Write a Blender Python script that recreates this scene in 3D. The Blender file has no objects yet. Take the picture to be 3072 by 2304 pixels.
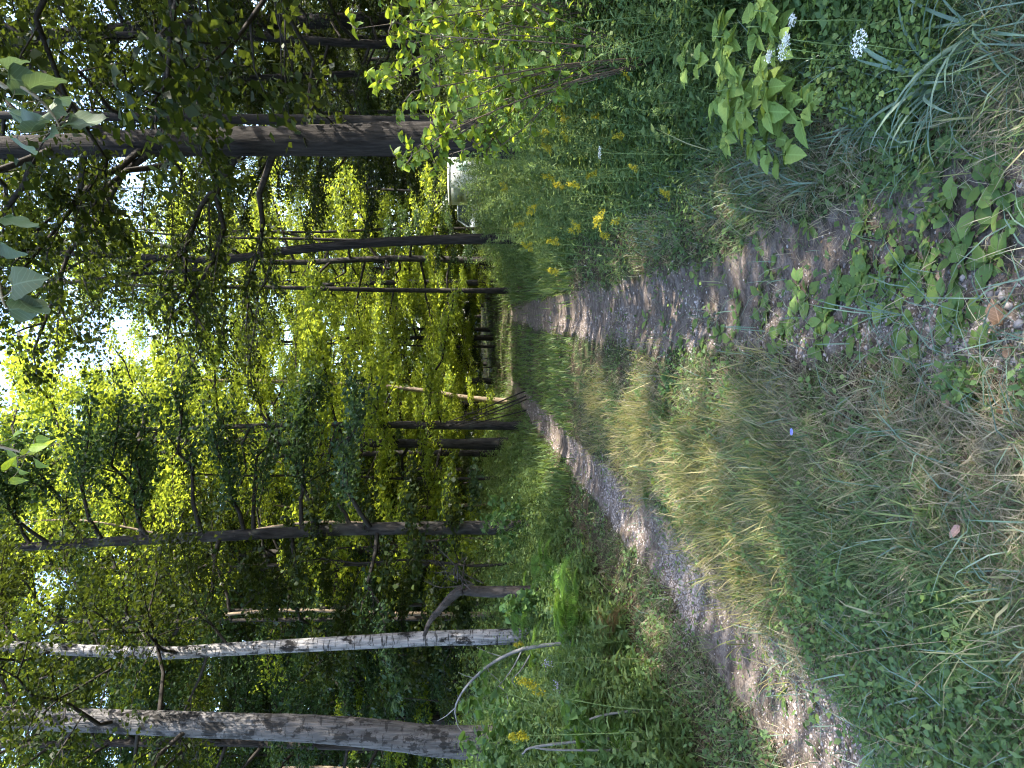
import bpy, math, random
import numpy as np
from mathutils import Vector, Matrix, Quaternion, Euler

# ------------------------------------------------------------------ camera, sky, sun, exposure
scene = bpy.context.scene
COL = scene.collection
EYE = Vector((0.0, 0.0, 1.55))
F_PX, HORIZON = 720.0, 472.0                      # in the upright 768 x 1024 picture
pitch = math.atan((512 - HORIZON) / F_PX)
FWD = Vector((0, math.cos(pitch), -math.sin(pitch)))
UPV = Vector((0, math.sin(pitch), math.cos(pitch)))
RGT = Vector((1, 0, 0))
cam_data = bpy.data.cameras.new('camera')
cam = bpy.data.objects.new('camera', cam_data); COL.objects.link(cam)
# the phone was held on its side: image right is the world's down, image top is the world's right
cam.matrix_world = Matrix((
    (-UPV.x, RGT.x, -FWD.x, EYE.x), (-UPV.y, RGT.y, -FWD.y, EYE.y), (-UPV.z, RGT.z, -FWD.z, EYE.z), (0, 0, 0, 1)))
cam_data.sensor_width = 36; cam_data.lens = F_PX * 36 / 1024
cam_data.clip_start = 0.05; cam_data.clip_end = 2000
scene.camera = cam

SUN_AZ, SUN_EL = math.radians(102), math.radians(43)
SUN = Vector((math.cos(SUN_EL) * math.sin(SUN_AZ), math.cos(SUN_EL) * math.cos(SUN_AZ), math.sin(SUN_EL)))
world = bpy.data.worlds.new('World'); scene.world = world; world.use_nodes = True
wn = world.node_tree; wn.nodes.clear()
sky = wn.nodes.new('ShaderNodeTexSky'); sky.sky_type = 'NISHITA'; sky.sun_disc = False
sky.sun_elevation = SUN_EL; sky.sun_rotation = SUN_AZ; sky.air_density = 1.0; sky.dust_density = 1.5; sky.ozone_density = 1.0
bg = wn.nodes.new('ShaderNodeBackground'); bg.inputs['Strength'].default_value = 0.15
wo = wn.nodes.new('ShaderNodeOutputWorld')
wn.links.new(sky.outputs[0], bg.inputs[0]); wn.links.new(bg.outputs[0], wo.inputs[0])
sd = bpy.data.lights.new('sun', 'SUN'); sd.energy = 3.0; sd.angle = math.radians(0.5); sd.color = (1.0, 0.93, 0.80)
so = bpy.data.objects.new('sun', sd); COL.objects.link(so)
so.rotation_euler = SUN.to_track_quat('Z', 'Y').to_euler(); so.location = SUN * 60
scene.view_settings.view_transform = 'Standard'; scene.view_settings.look = 'None'
scene.view_settings.gamma = 1.0; scene.view_settings.use_curve_mapping = False
scene.view_settings.exposure = 2.9
scene.render.engine = 'CYCLES'
cy = scene.cycles
cy.max_bounces = 6; cy.diffuse_bounces = 3; cy.glossy_bounces = 2; cy.transmission_bounces = 4; cy.transparent_max_bounces = 4
cy.use_adaptive_sampling = True; cy.adaptive_threshold = 0.02; cy.use_denoising = True
cy.caustics_reflective = False; cy.caustics_refractive = False
cy.sample_clamp_indirect = 6.0
cy.filter_width = 1.1

# ------------------------------------------------------------------ helpers
RNG = np.random.default_rng(7)
def rng(seed): return np.random.default_rng(seed)

def tag(o, label=None, cat=None, group=None, kind=None):
    if label: o['label'] = label
    if cat: o['category'] = cat
    if group: o['group'] = group
    if kind: o['kind'] = kind
    return o

def mesh_np(name, verts, quads=None, tris=None, mat=None, smooth=True):
    me = bpy.data.meshes.new(name)
    verts = np.ascontiguousarray(verts, dtype=np.float32)
    quads = np.zeros((0, 4), np.int32) if quads is None else np.asarray(quads, np.int32).reshape(-1, 4)
    tris = np.zeros((0, 3), np.int32) if tris is None else np.asarray(tris, np.int32).reshape(-1, 3)
    me.vertices.add(len(verts)); me.vertices.foreach_set('co', verts.ravel())
    loops = np.concatenate([quads.ravel(), tris.ravel()]).astype(np.int32)
    me.loops.add(len(loops)); me.loops.foreach_set('vertex_index', loops)
    npoly = len(quads) + len(tris)
    starts = np.concatenate([np.arange(len(quads)) * 4, len(quads) * 4 + np.arange(len(tris)) * 3]).astype(np.int32)
    me.polygons.add(npoly); me.polygons.foreach_set('loop_start', starts)
    if smooth: me.polygons.foreach_set('use_smooth', np.ones(npoly, bool))
    me.update(calc_edges=True)
    if mat is not None: me.materials.append(mat)
    return me

class Acc:
    """collects pieces of one mesh"""
    def __init__(s): s.v = []; s.q = []; s.t = []; s.n = 0
    def add(s, v, q=None, t=None):
        v = np.asarray(v, float).reshape(-1, 3)
        if q is not None and len(q): s.q.append(np.asarray(q, np.int64).reshape(-1, 4) + s.n)
        if t is not None and len(t): s.t.append(np.asarray(t, np.int64).reshape(-1, 3) + s.n)
        s.v.append(v); s.n += len(v)
    def mesh(s, name, mat, smooth=True):
        q = np.concatenate(s.q) if s.q else None
        t = np.concatenate(s.t) if s.t else None
        return mesh_np(name, np.concatenate(s.v), q, t, mat, smooth)

def link(name, data, parent=None, matrix=None):
    o = bpy.data.objects.new(name, data); COL.objects.link(o)
    if parent is not None: o.parent = parent
    if matrix is not None: o.matrix_basis = matrix
    return o

def empty(name, loc, rz=0.0, scale=1.0):
    o = bpy.data.objects.new(name, None); COL.objects.link(o)
    o.empty_display_size = 0.1
    o.location = loc; o.rotation_euler = (0, 0, rz); o.scale = (scale,) * 3
    return o

def spline(pts, n):
    """Catmull-Rom through pts"""
    P = np.asarray(pts, float)
    P = np.vstack([2 * P[0] - P[1], P, 2 * P[-1] - P[-2]])
    m = len(P) - 3
    out = []
    for s in np.linspace(0, m - 1e-6, n):
        i = int(s); t = s - i
        p0, p1, p2, p3 = P[i:i + 4]
        out.append(.5 * ((2 * p1) + (-p0 + p2) * t + (2 * p0 - 5 * p1 + 4 * p2 - p3) * t * t + (-p0 + 3 * p1 - 3 * p2 + p3) * t ** 3))
    return np.array(out)

def tube(acc, path, radii, seg=6, rough=0.0, r=None, cap=True):
    path = np.asarray(path, float); n = len(path)
    radii = np.broadcast_to(np.asarray(radii, float), (n,))
    tan = np.gradient(path, axis=0); tan /= np.linalg.norm(tan, axis=1, keepdims=True) + 1e-9
    ref = np.array([0, 0, 1.0]) if abs(tan[:, 2]).mean() < .8 else np.array([0, 1.0, 0])
    a = np.cross(tan, ref); a /= np.linalg.norm(a, axis=1, keepdims=True) + 1e-9
    b = np.cross(tan, a)
    th = np.linspace(0, 2 * np.pi, seg, endpoint=False)
    rad = radii[:, None] * np.ones(seg)
    if rough > 0:
        lob = 1 + rough * (.6 * np.sin(th * 3 + r.random() * 6)[None] + .4 * np.sin(th * 7 + r.random() * 6)[None]) * np.ones((n, 1))
        rad = rad * lob * (1 + rough * .7 * r.normal(size=(n, seg)) * .6)
    V = path[:, None] + rad[..., None] * (np.cos(th)[None, :, None] * a[:, None] + np.sin(th)[None, :, None] * b[:, None])
    i = np.arange(n - 1)[:, None] * seg; j = np.arange(seg)[None]; j2 = (j + 1) % seg
    Q = np.stack([i + j, i + j2, i + seg + j2, i + seg + j], -1).reshape(-1, 4)
    V = V.reshape(-1, 3); T = []
    if cap:
        V = np.vstack([V, path[-1] + tan[-1] * radii[-1] * .3])
        k = (n - 1) * seg; T = [[k + q, k + (q + 1) % seg, n * seg] for q in range(seg)]
    acc.add(V, Q, T)

# leaf outlines: unit length along +x, blade facing +z
def T_quad(w=.34, fold=.05, droop=.08):
    return np.array([[0, 0, 0], [.42, w, fold], [1, 0, -droop], [.42, -w, fold]]), np.array([[0, 1, 2, 3]]), np.zeros((0, 3), int)

def T_leaf(ts, ws, fold=.25, droop=.25, tooth=0.0, wave=0.0):
    """ovate leaf from stations ts with half widths ws (first and last are points)"""
    ts, ws = list(ts), list(ws); n = len(ts)
    V = [[t, 0, -droop * t * t] for t in ts]
    L = []; R = []
    for k in range(1, n - 1):
        tw = wave * math.sin(k * 2.1)
        w = ws[k] * (1 + (tooth if k % 2 else -tooth))
        L.append(len(V)); V.append([ts[k] - (.03 if k % 2 else 0), w, fold * w - droop * ts[k] ** 2 + tw])
        R.append(len(V)); V.append([ts[k] - (.03 if k % 2 else 0), -w, fold * w - droop * ts[k] ** 2 - tw])
    q = []; t = []
    t.append([0, 1, L[0]][::-1]); t.append([0, R[0], 1][::-1])
    for k in range(1, n - 2):
        q.append([k, k + 1, L[k], L[k - 1]]); q.append([k, R[k - 1], R[k], k + 1])
    t.append([n - 2, n - 1, L[-1]]); t.append([n - 2, R[-1], n - 1])
    return np.array(V, float), np.array(q, int).reshape(-1, 4), np.array(t, int)

LEAF_ROUND = T_leaf([0, .1, .32, .58, .82, 1], [0, .28, .43, .38, .2, 0], .22, .22, wave=.02)
LEAF_OVATE = T_leaf([0, .1, .3, .55, .8, 1], [0, .17, .30, .27, .13, 0], .25, .3, wave=.015)
LEAF_HEART = T_leaf([0, .04, .2, .5, .78, 1], [0, .34, .50, .42, .2, 0], .15, .25, wave=.03)
LEAF_TOOTH = T_leaf([0, .08, .18, .3, .42, .54, .66, .78, .9, 1], [0, .17, .27, .34, .36, .34, .29, .21, .11, 0], .25, .25, tooth=.09)
LEAF_LANCE = T_leaf([0, .25, .6, 1], [0, .085, .075, 0], .3, .35)
LEAF_CLOVER = T_leaf([0, .3, .75, 1], [0, .3, .36, 0], .2, .1)

def leaves(pos, size, az, tilt, roll, T):
    """many leaves as one array: az heading, tilt up(+)/down(-) of the leaf axis, roll about it"""
    V, Q, TR = T; N = len(pos)
    ca, sa, ct, st = np.cos(az), np.sin(az), np.cos(tilt), np.sin(tilt)
    ax = np.stack([ca * ct, sa * ct, st], -1)
    side = np.stack([-sa, ca, np.zeros(N)], -1)
    nor = np.cross(ax, side)
    cr, sr = np.cos(roll)[:, None], np.sin(roll)[:, None]
    s2 = side * cr + nor * sr; n2 = -side * sr + nor * cr
    s = np.broadcast_to(np.asarray(size, float), (N,))[:, None, None]
    W = pos[:, None] + s * (V[None, :, 0, None] * ax[:, None] + V[None, :, 1, None] * s2[:, None] + V[None, :, 2, None] * n2[:, None])
    off = (np.arange(N) * len(V))[:, None, None]
    q = (Q[None] + off).reshape(-1, 4) if len(Q) else None
    t = (TR[None] + off).reshape(-1, 3) if len(TR) else None
    return W.reshape(-1, 3), q, t

def blades(pos, length, width, az, lean, curl, twist=None):
    """bent grass blades, 5 faces each: two quads and a pointed tip"""
    N = len(pos)
    h = np.stack([np.cos(az), np.sin(az), np.zeros(N)], -1)
    side = np.stack([-np.sin(az), np.cos(az), np.zeros(N)], -1)
    if twist is not None:
        side = side * np.cos(twist)[:, None] + h * np.sin(twist)[:, None]
    up = np.array([0, 0, 1.0])
    pts = [pos]; ang = lean.copy(); p = pos.copy()
    for k in range(3):
        p = p + (length / 3)[:, None] * (h * np.sin(ang)[:, None] + up * np.cos(ang)[:, None])
        pts.append(p); ang = ang + curl / 2
    ws = [.75, 1.0, .75]
    V = np.empty((N, 7, 3))
    for k in range(3):
        V[:, 2 * k] = pts[k] - side * (width * ws[k] * .5)[:, None]
        V[:, 2 * k + 1] = pts[k] + side * (width * ws[k] * .5)[:, None]
    V[:, 6] = pts[3]
    off = (np.arange(N) * 7)[:, None, None]
    q = (np.array([[0, 1, 3, 2], [2, 3, 5, 4]])[None] + off).reshape(-1, 4)
    t = (np.array([[4, 5, 6]])[None] + off).reshape(-1, 3)
    return V.reshape(-1, 3), q, t

def flat_blades(pos, length, width, az, lean, curl, twist):
    """grass blades of three faces"""
    N = len(pos); h = np.stack([np.cos(az), np.sin(az), np.zeros(N)], -1)
    side = np.stack([-np.sin(az), np.cos(az), np.zeros(N)], -1) * np.cos(twist)[:, None] + h * np.sin(twist)[:, None]
    up = np.array([0, 0, 1.0]); w = (width * .5)[:, None]
    p1 = pos + (length * .5)[:, None] * (h * np.sin(lean)[:, None] + up * np.cos(lean)[:, None]); a2 = lean + curl * .7
    p2 = p1 + (length * .5)[:, None] * (h * np.sin(a2)[:, None] + up * np.cos(a2)[:, None])
    V = np.stack([pos - side * w * .8, pos + side * w * .8, p1 + side * w, p1 - side * w, p2], 1)
    off = (np.arange(N) * 5)[:, None, None]
    return V.reshape(-1, 3), (np.array([[0, 1, 2, 3]])[None] + off).reshape(-1, 4), (np.array([[3, 2, 4]])[None] + off).reshape(-1, 3)

def vnoise(x, y, seed=0):
    x = np.asarray(x, float); y = np.asarray(y, float)
    xi = np.floor(x).astype(np.int64); yi = np.floor(y).astype(np.int64)
    fx = x - xi; fy = y - yi; fx = fx * fx * (3 - 2 * fx); fy = fy * fy * (3 - 2 * fy)
    def h(a, b):
        n = (a * 374761393 + b * 668265263 + seed * 974634777) & 0x7fffffff
        n = ((n ^ (n >> 13)) * 1274126177) & 0x7fffffff
        return ((n ^ (n >> 16)) & 0xffff) / 65535.0
    return (h(xi, yi) * (1 - fx) + h(xi + 1, yi) * fx) * (1 - fy) + (h(xi, yi + 1) * (1 - fx) + h(xi + 1, yi + 1) * fx) * fy - .5

RY = [-5, 0, 2, 3.2, 5.2, 9, 14, 21.5, 30, 42, 55, 70, 90, 400]
RX = [.3, .33, .37, .46, .55, .88, 1.35, 2.1, 2.9, 4.1, 4.6, 3.0, -4, -60]
LY = [-5, 0, 2.4, 4.3, 5.8, 7.7, 11.3, 21.5, 38, 52, 66, 88, 400]
LX = [-1.8, -1.75, -1.68, -1.55, -1.38, -1.3, -1.1, -.5, .8, 1.9, 1.0, -5, -62]
def rutR(y): return np.interp(y, RY, RX)
def rutL(y): return np.interp(y, LY, LX)
def gz(x, y):
    x = np.asarray(x, float); y = np.asarray(y, float)
    cl, cr = rutL(y), rutR(y)
    z = .25 * np.clip(cl - .6 - x, 0, 2.6) + .02 * np.clip(cl - 3.2 - x, 0, 10) + .12 * np.clip(x - cr - .6, 0, 4)
    z = z - .07 * np.exp(-((x - cl) / .3) ** 2) - .06 * np.exp(-((x - cr) / .32) ** 2)
    z = z + .03 * np.exp(-((x - .5 * (cl + cr)) / .4) ** 2)
    z = z + .05 * vnoise(x * .9, y * .9, 1) + .022 * vnoise(x * 3.1, y * 3.1, 2) + .018 * vnoise(x * 8, y * 8, 3)
    return z + .25 * vnoise(x * .12, y * .12, 4) * np.clip((y - 8) / 20, 0, 1)
def gz1(x, y): return float(gz(np.array([x]), np.array([y]))[0])

def pix(u, v, depth):
    """a point of the world at forward distance depth"""
    d = FWD + RGT * ((u - 384) / F_PX) + UPV * ((512 - v) / F_PX)
    return EYE + d * (depth / d.y)
def on_ground(u, v):
    d = FWD + RGT * ((u - 384) / F_PX) + UPV * ((512 - v) / F_PX)
    t = .5
    for _ in range(400):
        p = EYE + d * t
        if p.z < gz1(p.x, p.y): break
        t += .02 + t * .004
    p = EYE + d * t
    return Vector((p.x, p.y, gz1(p.x, p.y)))
def stand(u, v, h):
    """foot of a thing of height h whose top is seen at (u, v)"""
    d = FWD + RGT * ((u - 384) / F_PX) + UPV * ((512 - v) / F_PX)
    t = .8
    while t < 60:
        p = EYE + d * t
        if p.z < gz1(p.x, p.y) + h: break
        t += .02 + t * .003
    return Vector((p.x, p.y, gz1(p.x, p.y)))
def D(xd, yd): return (768 - yd / 2.16, xd / 2.16)     # point read on the sideways photograph -> upright picture
def at_x(u, y): return (u - 384) / F_PX * y

# ------------------------------------------------------------------ materials
def mat_new(name):
    m = bpy.data.materials.new(name); m.use_nodes = True
    nt = m.node_tree; nt.nodes.clear()
    out = nt.nodes.new('ShaderNodeOutputMaterial')
    return m, nt, out
def nd(nt, t, **kw):
    n = nt.nodes.new(t)
    for k, v in kw.items():
        if k in n.inputs: n.inputs[k].default_value = v
        else: setattr(n, k, v)
    return n
def ramp(nt, fac, stops):
    r = nt.nodes.new('ShaderNodeValToRGB'); e = r.color_ramp.elements
    while len(e) < len(stops): e.new(.5)
    for el, (p, c) in zip(e, stops): el.position = p; el.color = (*c, 1)
    nt.links.new(fac, r.inputs[0]); return r.outputs[0]

def leaf_mat(name, cols, trans, tfac=.45, rough=.5, spec=.25, veins=False, spots=0.0):
    """thin leaf: cols are reflectances picked at random from leaf to leaf, trans the light it lets through"""
    m, nt, out = mat_new(name); L = nt.links.new
    g = nd(nt, 'ShaderNodeNewGeometry'); oi = nd(nt, 'ShaderNodeObjectInfo')
    ad = nd(nt, 'ShaderNodeMath', operation='ADD'); L(g.outputs['Random Per Island'], ad.inputs[0]); L(oi.outputs['Random'], ad.inputs[1])
    fr = nd(nt, 'ShaderNodeMath', operation='FRACT'); L(ad.outputs[0], fr.inputs[0])
    col = ramp(nt, fr.outputs[0], [(i / (len(cols) - 1), c) for i, c in enumerate(cols)])
    tint = nd(nt, 'ShaderNodeHueSaturation')
    mr = nd(nt, 'ShaderNodeMapRange', **{'From Min': 0, 'From Max': 1, 'To Min': .8, 'To Max': 1.2}); L(oi.outputs['Random'], mr.inputs[0])
    L(mr.outputs[0], tint.inputs['Value']); L(col, tint.inputs['Color'])
    c = tint.outputs[0]
    tc = ramp(nt, fr.outputs[0], [(0, tuple(x * .75 for x in trans)), (1, tuple(min(1, x * 1.25) for x in trans))])
    if veins or spots:
        co = nd(nt, 'ShaderNodeTexCoord')
    if veins:
        sx = nd(nt, 'ShaderNodeSeparateXYZ'); L(co.outputs['Object'], sx.inputs[0])
        ab = nd(nt, 'ShaderNodeMath', operation='ABSOLUTE'); L(sx.outputs['Y'], ab.inputs[0])
        a1 = nd(nt, 'ShaderNodeMath', operation='MULTIPLY_ADD'); L(ab.outputs[0], a1.inputs[0]); a1.inputs[1].default_value = -.75; L(sx.outputs['X'], a1.inputs[2])
        sn = nd(nt, 'ShaderNodeMath', operation='MULTIPLY'); L(a1.outputs[0], sn.inputs[0]); sn.inputs[1].default_value = 42
        si = nd(nt, 'ShaderNodeMath', operation='SINE'); L(sn.outputs[0], si.inputs[0])
        v1 = nd(nt, 'ShaderNodeMapRange', **{'From Min': .8, 'From Max': 1.0, 'To Min': 0, 'To Max': .45}); L(si.outputs[0], v1.inputs[0])
        v2 = nd(nt, 'ShaderNodeMapRange', **{'From Min': .012, 'From Max': .03, 'To Min': .8, 'To Max': 0}); L(ab.outputs[0], v2.inputs[0])
        mx = nd(nt, 'ShaderNodeMath', operation='MAXIMUM'); L(v1.outputs[0], mx.inputs[0]); L(v2.outputs[0], mx.inputs[1])
        lt = nd(nt, 'ShaderNodeMix', data_type='RGBA'); L(mx.outputs[0], lt.inputs[0]); L(c, lt.inputs[6])
        lt.inputs[7].default_value = (*[min(1, x * 1.7 + .02) for x in cols[len(cols) // 2]], 1); c = lt.outputs[2]
    if spots:
        no = nd(nt, 'ShaderNodeTexNoise', Scale=9.0, Detail=3.0); L(co.outputs['Object'], no.inputs['Vector'])
        th = nd(nt, 'ShaderNodeMapRange', **{'From Min': .64, 'From Max': .72, 'To Min': 0, 'To Max': spots}); L(no.outputs[0], th.inputs[0])
        lt = nd(nt, 'ShaderNodeMix', data_type='RGBA'); L(th.outputs[0], lt.inputs[0]); L(c, lt.inputs[6]); lt.inputs[7].default_value = (.13, .09, .03, 1); c = lt.outputs[2]
    p = nd(nt, 'ShaderNodeBsdfPrincipled', Roughness=rough); p.inputs['Specular IOR Level'].default_value = spec
    L(c, p.inputs['Base Color'])
    t = nd(nt, 'ShaderNodeBsdfTranslucent'); L(tc, t.inputs['Color'])
    mx = nd(nt, 'ShaderNodeMixShader'); mx.inputs[0].default_value = tfac
    L(p.outputs[0], mx.inputs[1]); L(t.outputs[0], mx.inputs[2]); L(mx.outputs[0], out.inputs[0])
    return m

def bark_mat(name, c1, c2, ridge=(14, 14, 1.6), bump=.6, lichen=None):
    m, nt, out = mat_new(name); L = nt.links.new
    co = nd(nt, 'ShaderNodeTexCoord'); mp = nd(nt, 'ShaderNodeMapping'); mp.inputs['Scale'].default_value = ridge
    L(co.outputs['Object'], mp.inputs[0])
    n1 = nd(nt, 'ShaderNodeTexNoise', Scale=1.6, Detail=6.0, Roughness=.65); L(mp.outputs[0], n1.inputs['Vector'])
    n2 = nd(nt, 'ShaderNodeTexNoise', Scale=2.2, Detail=4.0); L(co.outputs['Object'], n2.inputs['Vector'])
    c = ramp(nt, n1.outputs[0], [(.3, c1), (.5, tuple(.5 * (a + b) for a, b in zip(c1, c2))), (.68, c2)])
    if lichen:
        f = nd(nt, 'ShaderNodeMapRange', **{'From Min': .52, 'From Max': .66, 'To Min': 0, 'To Max': .7}); L(n2.outputs[0], f.inputs[0])
        mx = nd(nt, 'ShaderNodeMix', data_type='RGBA'); L(f.outputs[0], mx.inputs[0]); L(c, mx.inputs[6]); mx.inputs[7].default_value = (*lichen, 1); c = mx.outputs[2]
    p = nd(nt, 'ShaderNodeBsdfPrincipled', Roughness=.9); p.inputs['Specular IOR Level'].default_value = .15
    b = nd(nt, 'ShaderNodeBump', Strength=bump, Distance=.05); L(n1.outputs[0], b.inputs['Height'])
    L(c, p.inputs['Base Color']); L(b.outputs[0], p.inputs['Normal']); L(p.outputs[0], out.inputs[0])
    return m

def birch_mat(name, pale, dark, base_z, fade, amount=.5):
    """papery white bark with dark bands and scars; rough dark bark from base_z down to the foot"""
    m, nt, out = mat_new(name); L = nt.links.new
    co = nd(nt, 'ShaderNodeTexCoord')
    mp = nd(nt, 'ShaderNodeMapping'); mp.inputs['Scale'].default_value = (5, 5, 22); L(co.outputs['Object'], mp.inputs[0])
    n1 = nd(nt, 'ShaderNodeTexNoise', Scale=1.0, Detail=4.0, Roughness=.6); L(mp.outputs[0], n1.inputs['Vector'])
    mp2 = nd(nt, 'ShaderNodeMapping'); mp2.inputs['Scale'].default_value = (4.5, 4.5, 3.2); L(co.outputs['Object'], mp2.inputs[0])
    n2 = nd(nt, 'ShaderNodeTexNoise', Scale=1.3, Detail=5.0, Roughness=.7); L(mp2.outputs[0], n2.inputs['Vector'])
    f1 = nd(nt, 'ShaderNodeMapRange', **{'From Min': .56, 'From Max': .64, 'To Min': 0, 'To Max': .9}); L(n1.outputs[0], f1.inputs[0])
    f2 = nd(nt, 'ShaderNodeMapRange', **{'From Min': .66 - .25 * amount, 'From Max': .74 - .25 * amount, 'To Min': 0, 'To Max': 1}); L(n2.outputs[0], f2.inputs[0])
    sx = nd(nt, 'ShaderNodeSeparateXYZ'); L(co.outputs['Object'], sx.inputs[0])
    zb = nd(nt, 'ShaderNodeMath', operation='MULTIPLY_ADD'); L(n2.outputs[0], zb.inputs[0]); zb.inputs[1].default_value = fade * 1.6; L(sx.outputs['Z'], zb.inputs[2])
    f3 = nd(nt, 'ShaderNodeMapRange', **{'From Min': base_z + fade * .8, 'From Max': base_z + fade * 1.3, 'To Min': .38, 'To Max': 0}); L(zb.outputs[0], f3.inputs[0])
    m1 = nd(nt, 'ShaderNodeMath', operation='MAXIMUM'); L(f1.outputs[0], m1.inputs[0]); L(f2.outputs[0], m1.inputs[1])
    m2 = nd(nt, 'ShaderNodeMath', operation='MAXIMUM'); L(m1.outputs[0], m2.inputs[0]); L(f3.outputs[0], m2.inputs[1])
    mx = nd(nt, 'ShaderNodeMix', data_type='RGBA'); L(m2.outputs[0], mx.inputs[0]); mx.inputs[6].default_value = (*pale, 1); mx.inputs[7].default_value = (*dark, 1)
    mp3 = nd(nt, 'ShaderNodeMapping'); mp3.inputs['Scale'].default_value = (22, 22, 3); L(co.outputs['Object'], mp3.inputs[0])
    n3 = nd(nt, 'ShaderNodeTexNoise', Scale=1.2, Detail=5.0); L(mp3.outputs[0], n3.inputs['Vector'])
    ml = nd(nt, 'ShaderNodeMix', data_type='RGBA', blend_type='MULTIPLY'); ml.inputs[0].default_value = .8; L(mx.outputs[2], ml.inputs[6])
    L(ramp(nt, n3.outputs[0], [(.32, (.25, .25, .25)), (.5, (.8, .8, .8)), (.66, (1.3, 1.27, 1.25))]), ml.inputs[7])
    p = nd(nt, 'ShaderNodeBsdfPrincipled', Roughness=.75); p.inputs['Specular IOR Level'].default_value = .25
    b = nd(nt, 'ShaderNodeBump', Strength=1.0, Distance=.06); L(n3.outputs[0], b.inputs['Height'])
    L(ml.outputs[2], p.inputs['Base Color']); L(b.outputs[0], p.inputs['Normal']); L(p.outputs[0], out.inputs[0])
    return m

def plain_mat(name, col, rough=.6, spec=.3, var=.25, scale=6.0, metallic=0.0):
    m, nt, out = mat_new(name); L = nt.links.new
    co = nd(nt, 'ShaderNodeTexCoord'); no = nd(nt, 'ShaderNodeTexNoise', Scale=scale, Detail=5.0); L(co.outputs['Object'], no.inputs['Vector'])
    c = ramp(nt, no.outputs[0], [(.3, tuple(x * (1 - var) for x in col)), (.7, tuple(min(1, x * (1 + var)) for x in col))])
    p = nd(nt, 'ShaderNodeBsdfPrincipled', Roughness=rough, Metallic=metallic); p.inputs['Specular IOR Level'].default_value = spec
    L(c, p.inputs['Base Color']); L(p.outputs[0], out.inputs[0])
    return m

M = {}
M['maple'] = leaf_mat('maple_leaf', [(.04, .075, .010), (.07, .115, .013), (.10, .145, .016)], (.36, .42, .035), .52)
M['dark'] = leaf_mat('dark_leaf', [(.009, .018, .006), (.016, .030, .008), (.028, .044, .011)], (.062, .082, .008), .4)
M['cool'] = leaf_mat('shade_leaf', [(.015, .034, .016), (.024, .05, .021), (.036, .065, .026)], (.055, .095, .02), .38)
M['shrub'] = leaf_mat('shrub_leaf', [(.07, .13, .03), (.10, .17, .035), (.13, .19, .04)], (.36, .44, .03), .45, veins=True)
M['berry'] = leaf_mat('bramble_leaf', [(.12, .19, .045), (.16, .23, .055), (.20, .27, .07)], (.30, .38, .05), .35, veins=True)
M['clover'] = leaf_mat('clover_leaf', [(.08, .14, .04), (.13, .20, .05), (.20, .27, .09)], (.25, .34, .05), .35)
M['cover'] = leaf_mat('undergrowth_leaf', [(.045, .09, .033), (.075, .13, .045), (.12, .18, .06)], (.18, .27, .05), .4)
M['weed'] = leaf_mat('weed_leaf', [(.06, .11, .04), (.10, .155, .055), (.155, .21, .08)], (.22, .30, .06), .4)
M['meadow'] = leaf_mat('meadow_grass', [(.05, .09, .03), (.08, .13, .04), (.12, .17, .055)], (.20, .28, .05), .35)
M['rod'] = leaf_mat('goldenrod_leaf', [(.075, .13, .045), (.12, .185, .065), (.165, .23, .09)], (.24, .32, .07), .4)
M['stem'] = plain_mat('green_stem', (.10, .15, .05), .6)
M['redstem'] = plain_mat('brown_stem', (.07, .05, .035), .6)
M['plume'] = leaf_mat('goldenrod_bloom', [(.28, .23, .012), (.38, .33, .02), (.46, .42, .05)], (.40, .35, .02), .3)
M['umbel'] = leaf_mat('white_floret', [(.65, .68, .62), (.8, .82, .78)], (.6, .62, .55), .3)
M['chicory'] = leaf_mat('blue_petal', [(.22, .24, .70), (.30, .33, .80)], (.3, .3, .8), .3)
M['aster'] = leaf_mat('aster_petal', [(.32, .26, .45), (.42, .36, .55)], (.4, .35, .5), .3)
M['plantain'] = leaf_mat('plantain_leaf', [(.08, .14, .04), (.12, .19, .05), (.15, .22, .06)], (.20, .30, .04), .3, veins=False, spots=.6)
M['fern'] = leaf_mat('fern_frond', [(.06, .13, .025), (.09, .18, .03), (.12, .21, .04)], (.24, .38, .04), .4)
M['fernbrown'] = leaf_mat('withered_frond', [(.12, .08, .035), (.19, .13, .05)], (.2, .13, .04), .3)
M['grass'] = leaf_mat('green_grass', [(.025, .05, .02), (.055, .10, .035), (.09, .14, .05), (.14, .17, .07), (.27, .24, .14)], (.20, .26, .06), .33)
M['bluegrass'] = leaf_mat('blue_green_grass', [(.09, .15, .10), (.13, .20, .14), (.18, .25, .18)], (.18, .28, .14), .3, spec=.6)
M['straw'] = leaf_mat('dry_grass', [(.10, .08, .055), (.20, .165, .11), (.30, .26, .17), (.42, .37, .26)], (.3, .24, .12), .3)
M['litter'] = leaf_mat('leaf_litter', [(.05, .032, .02), (.10, .065, .04), (.17, .11, .07)], (.12, .07, .03), .2)
M['fallen'] = leaf_mat('fallen_leaf', [(.20, .12, .07), (.26, .16, .10)], (.2, .1, .04), .2, veins=True)
M['yellowleaf'] = leaf_mat('yellow_leaf', [(.45, .36, .05), (.52, .44, .08)], (.5, .42, .05), .3, veins=True)
M['pinkleaf'] = leaf_mat('pinkish_leaf', [(.30, .19, .16), (.34, .22, .18)], (.3, .2, .15), .2, veins=True)
M['bark'] = bark_mat('furrowed_bark', (.008, .007, .0065), (.042, .037, .035), (13, 13, 1.3), .9)
M['barkgrey'] = bark_mat('grey_bark', (.008, .007, .007), (.050, .045, .042), (10, 10, 2), .9, lichen=(.06, .064, .055))
M['barkthin'] = bark_mat('smooth_bark', (.012, .010, .009), (.045, .04, .035), (8, 8, 3), .4)
M['palebark'] = bark_mat('pale_bark', (.12, .09, .06), (.24, .19, .14), (6, 6, 2), .4)
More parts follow.
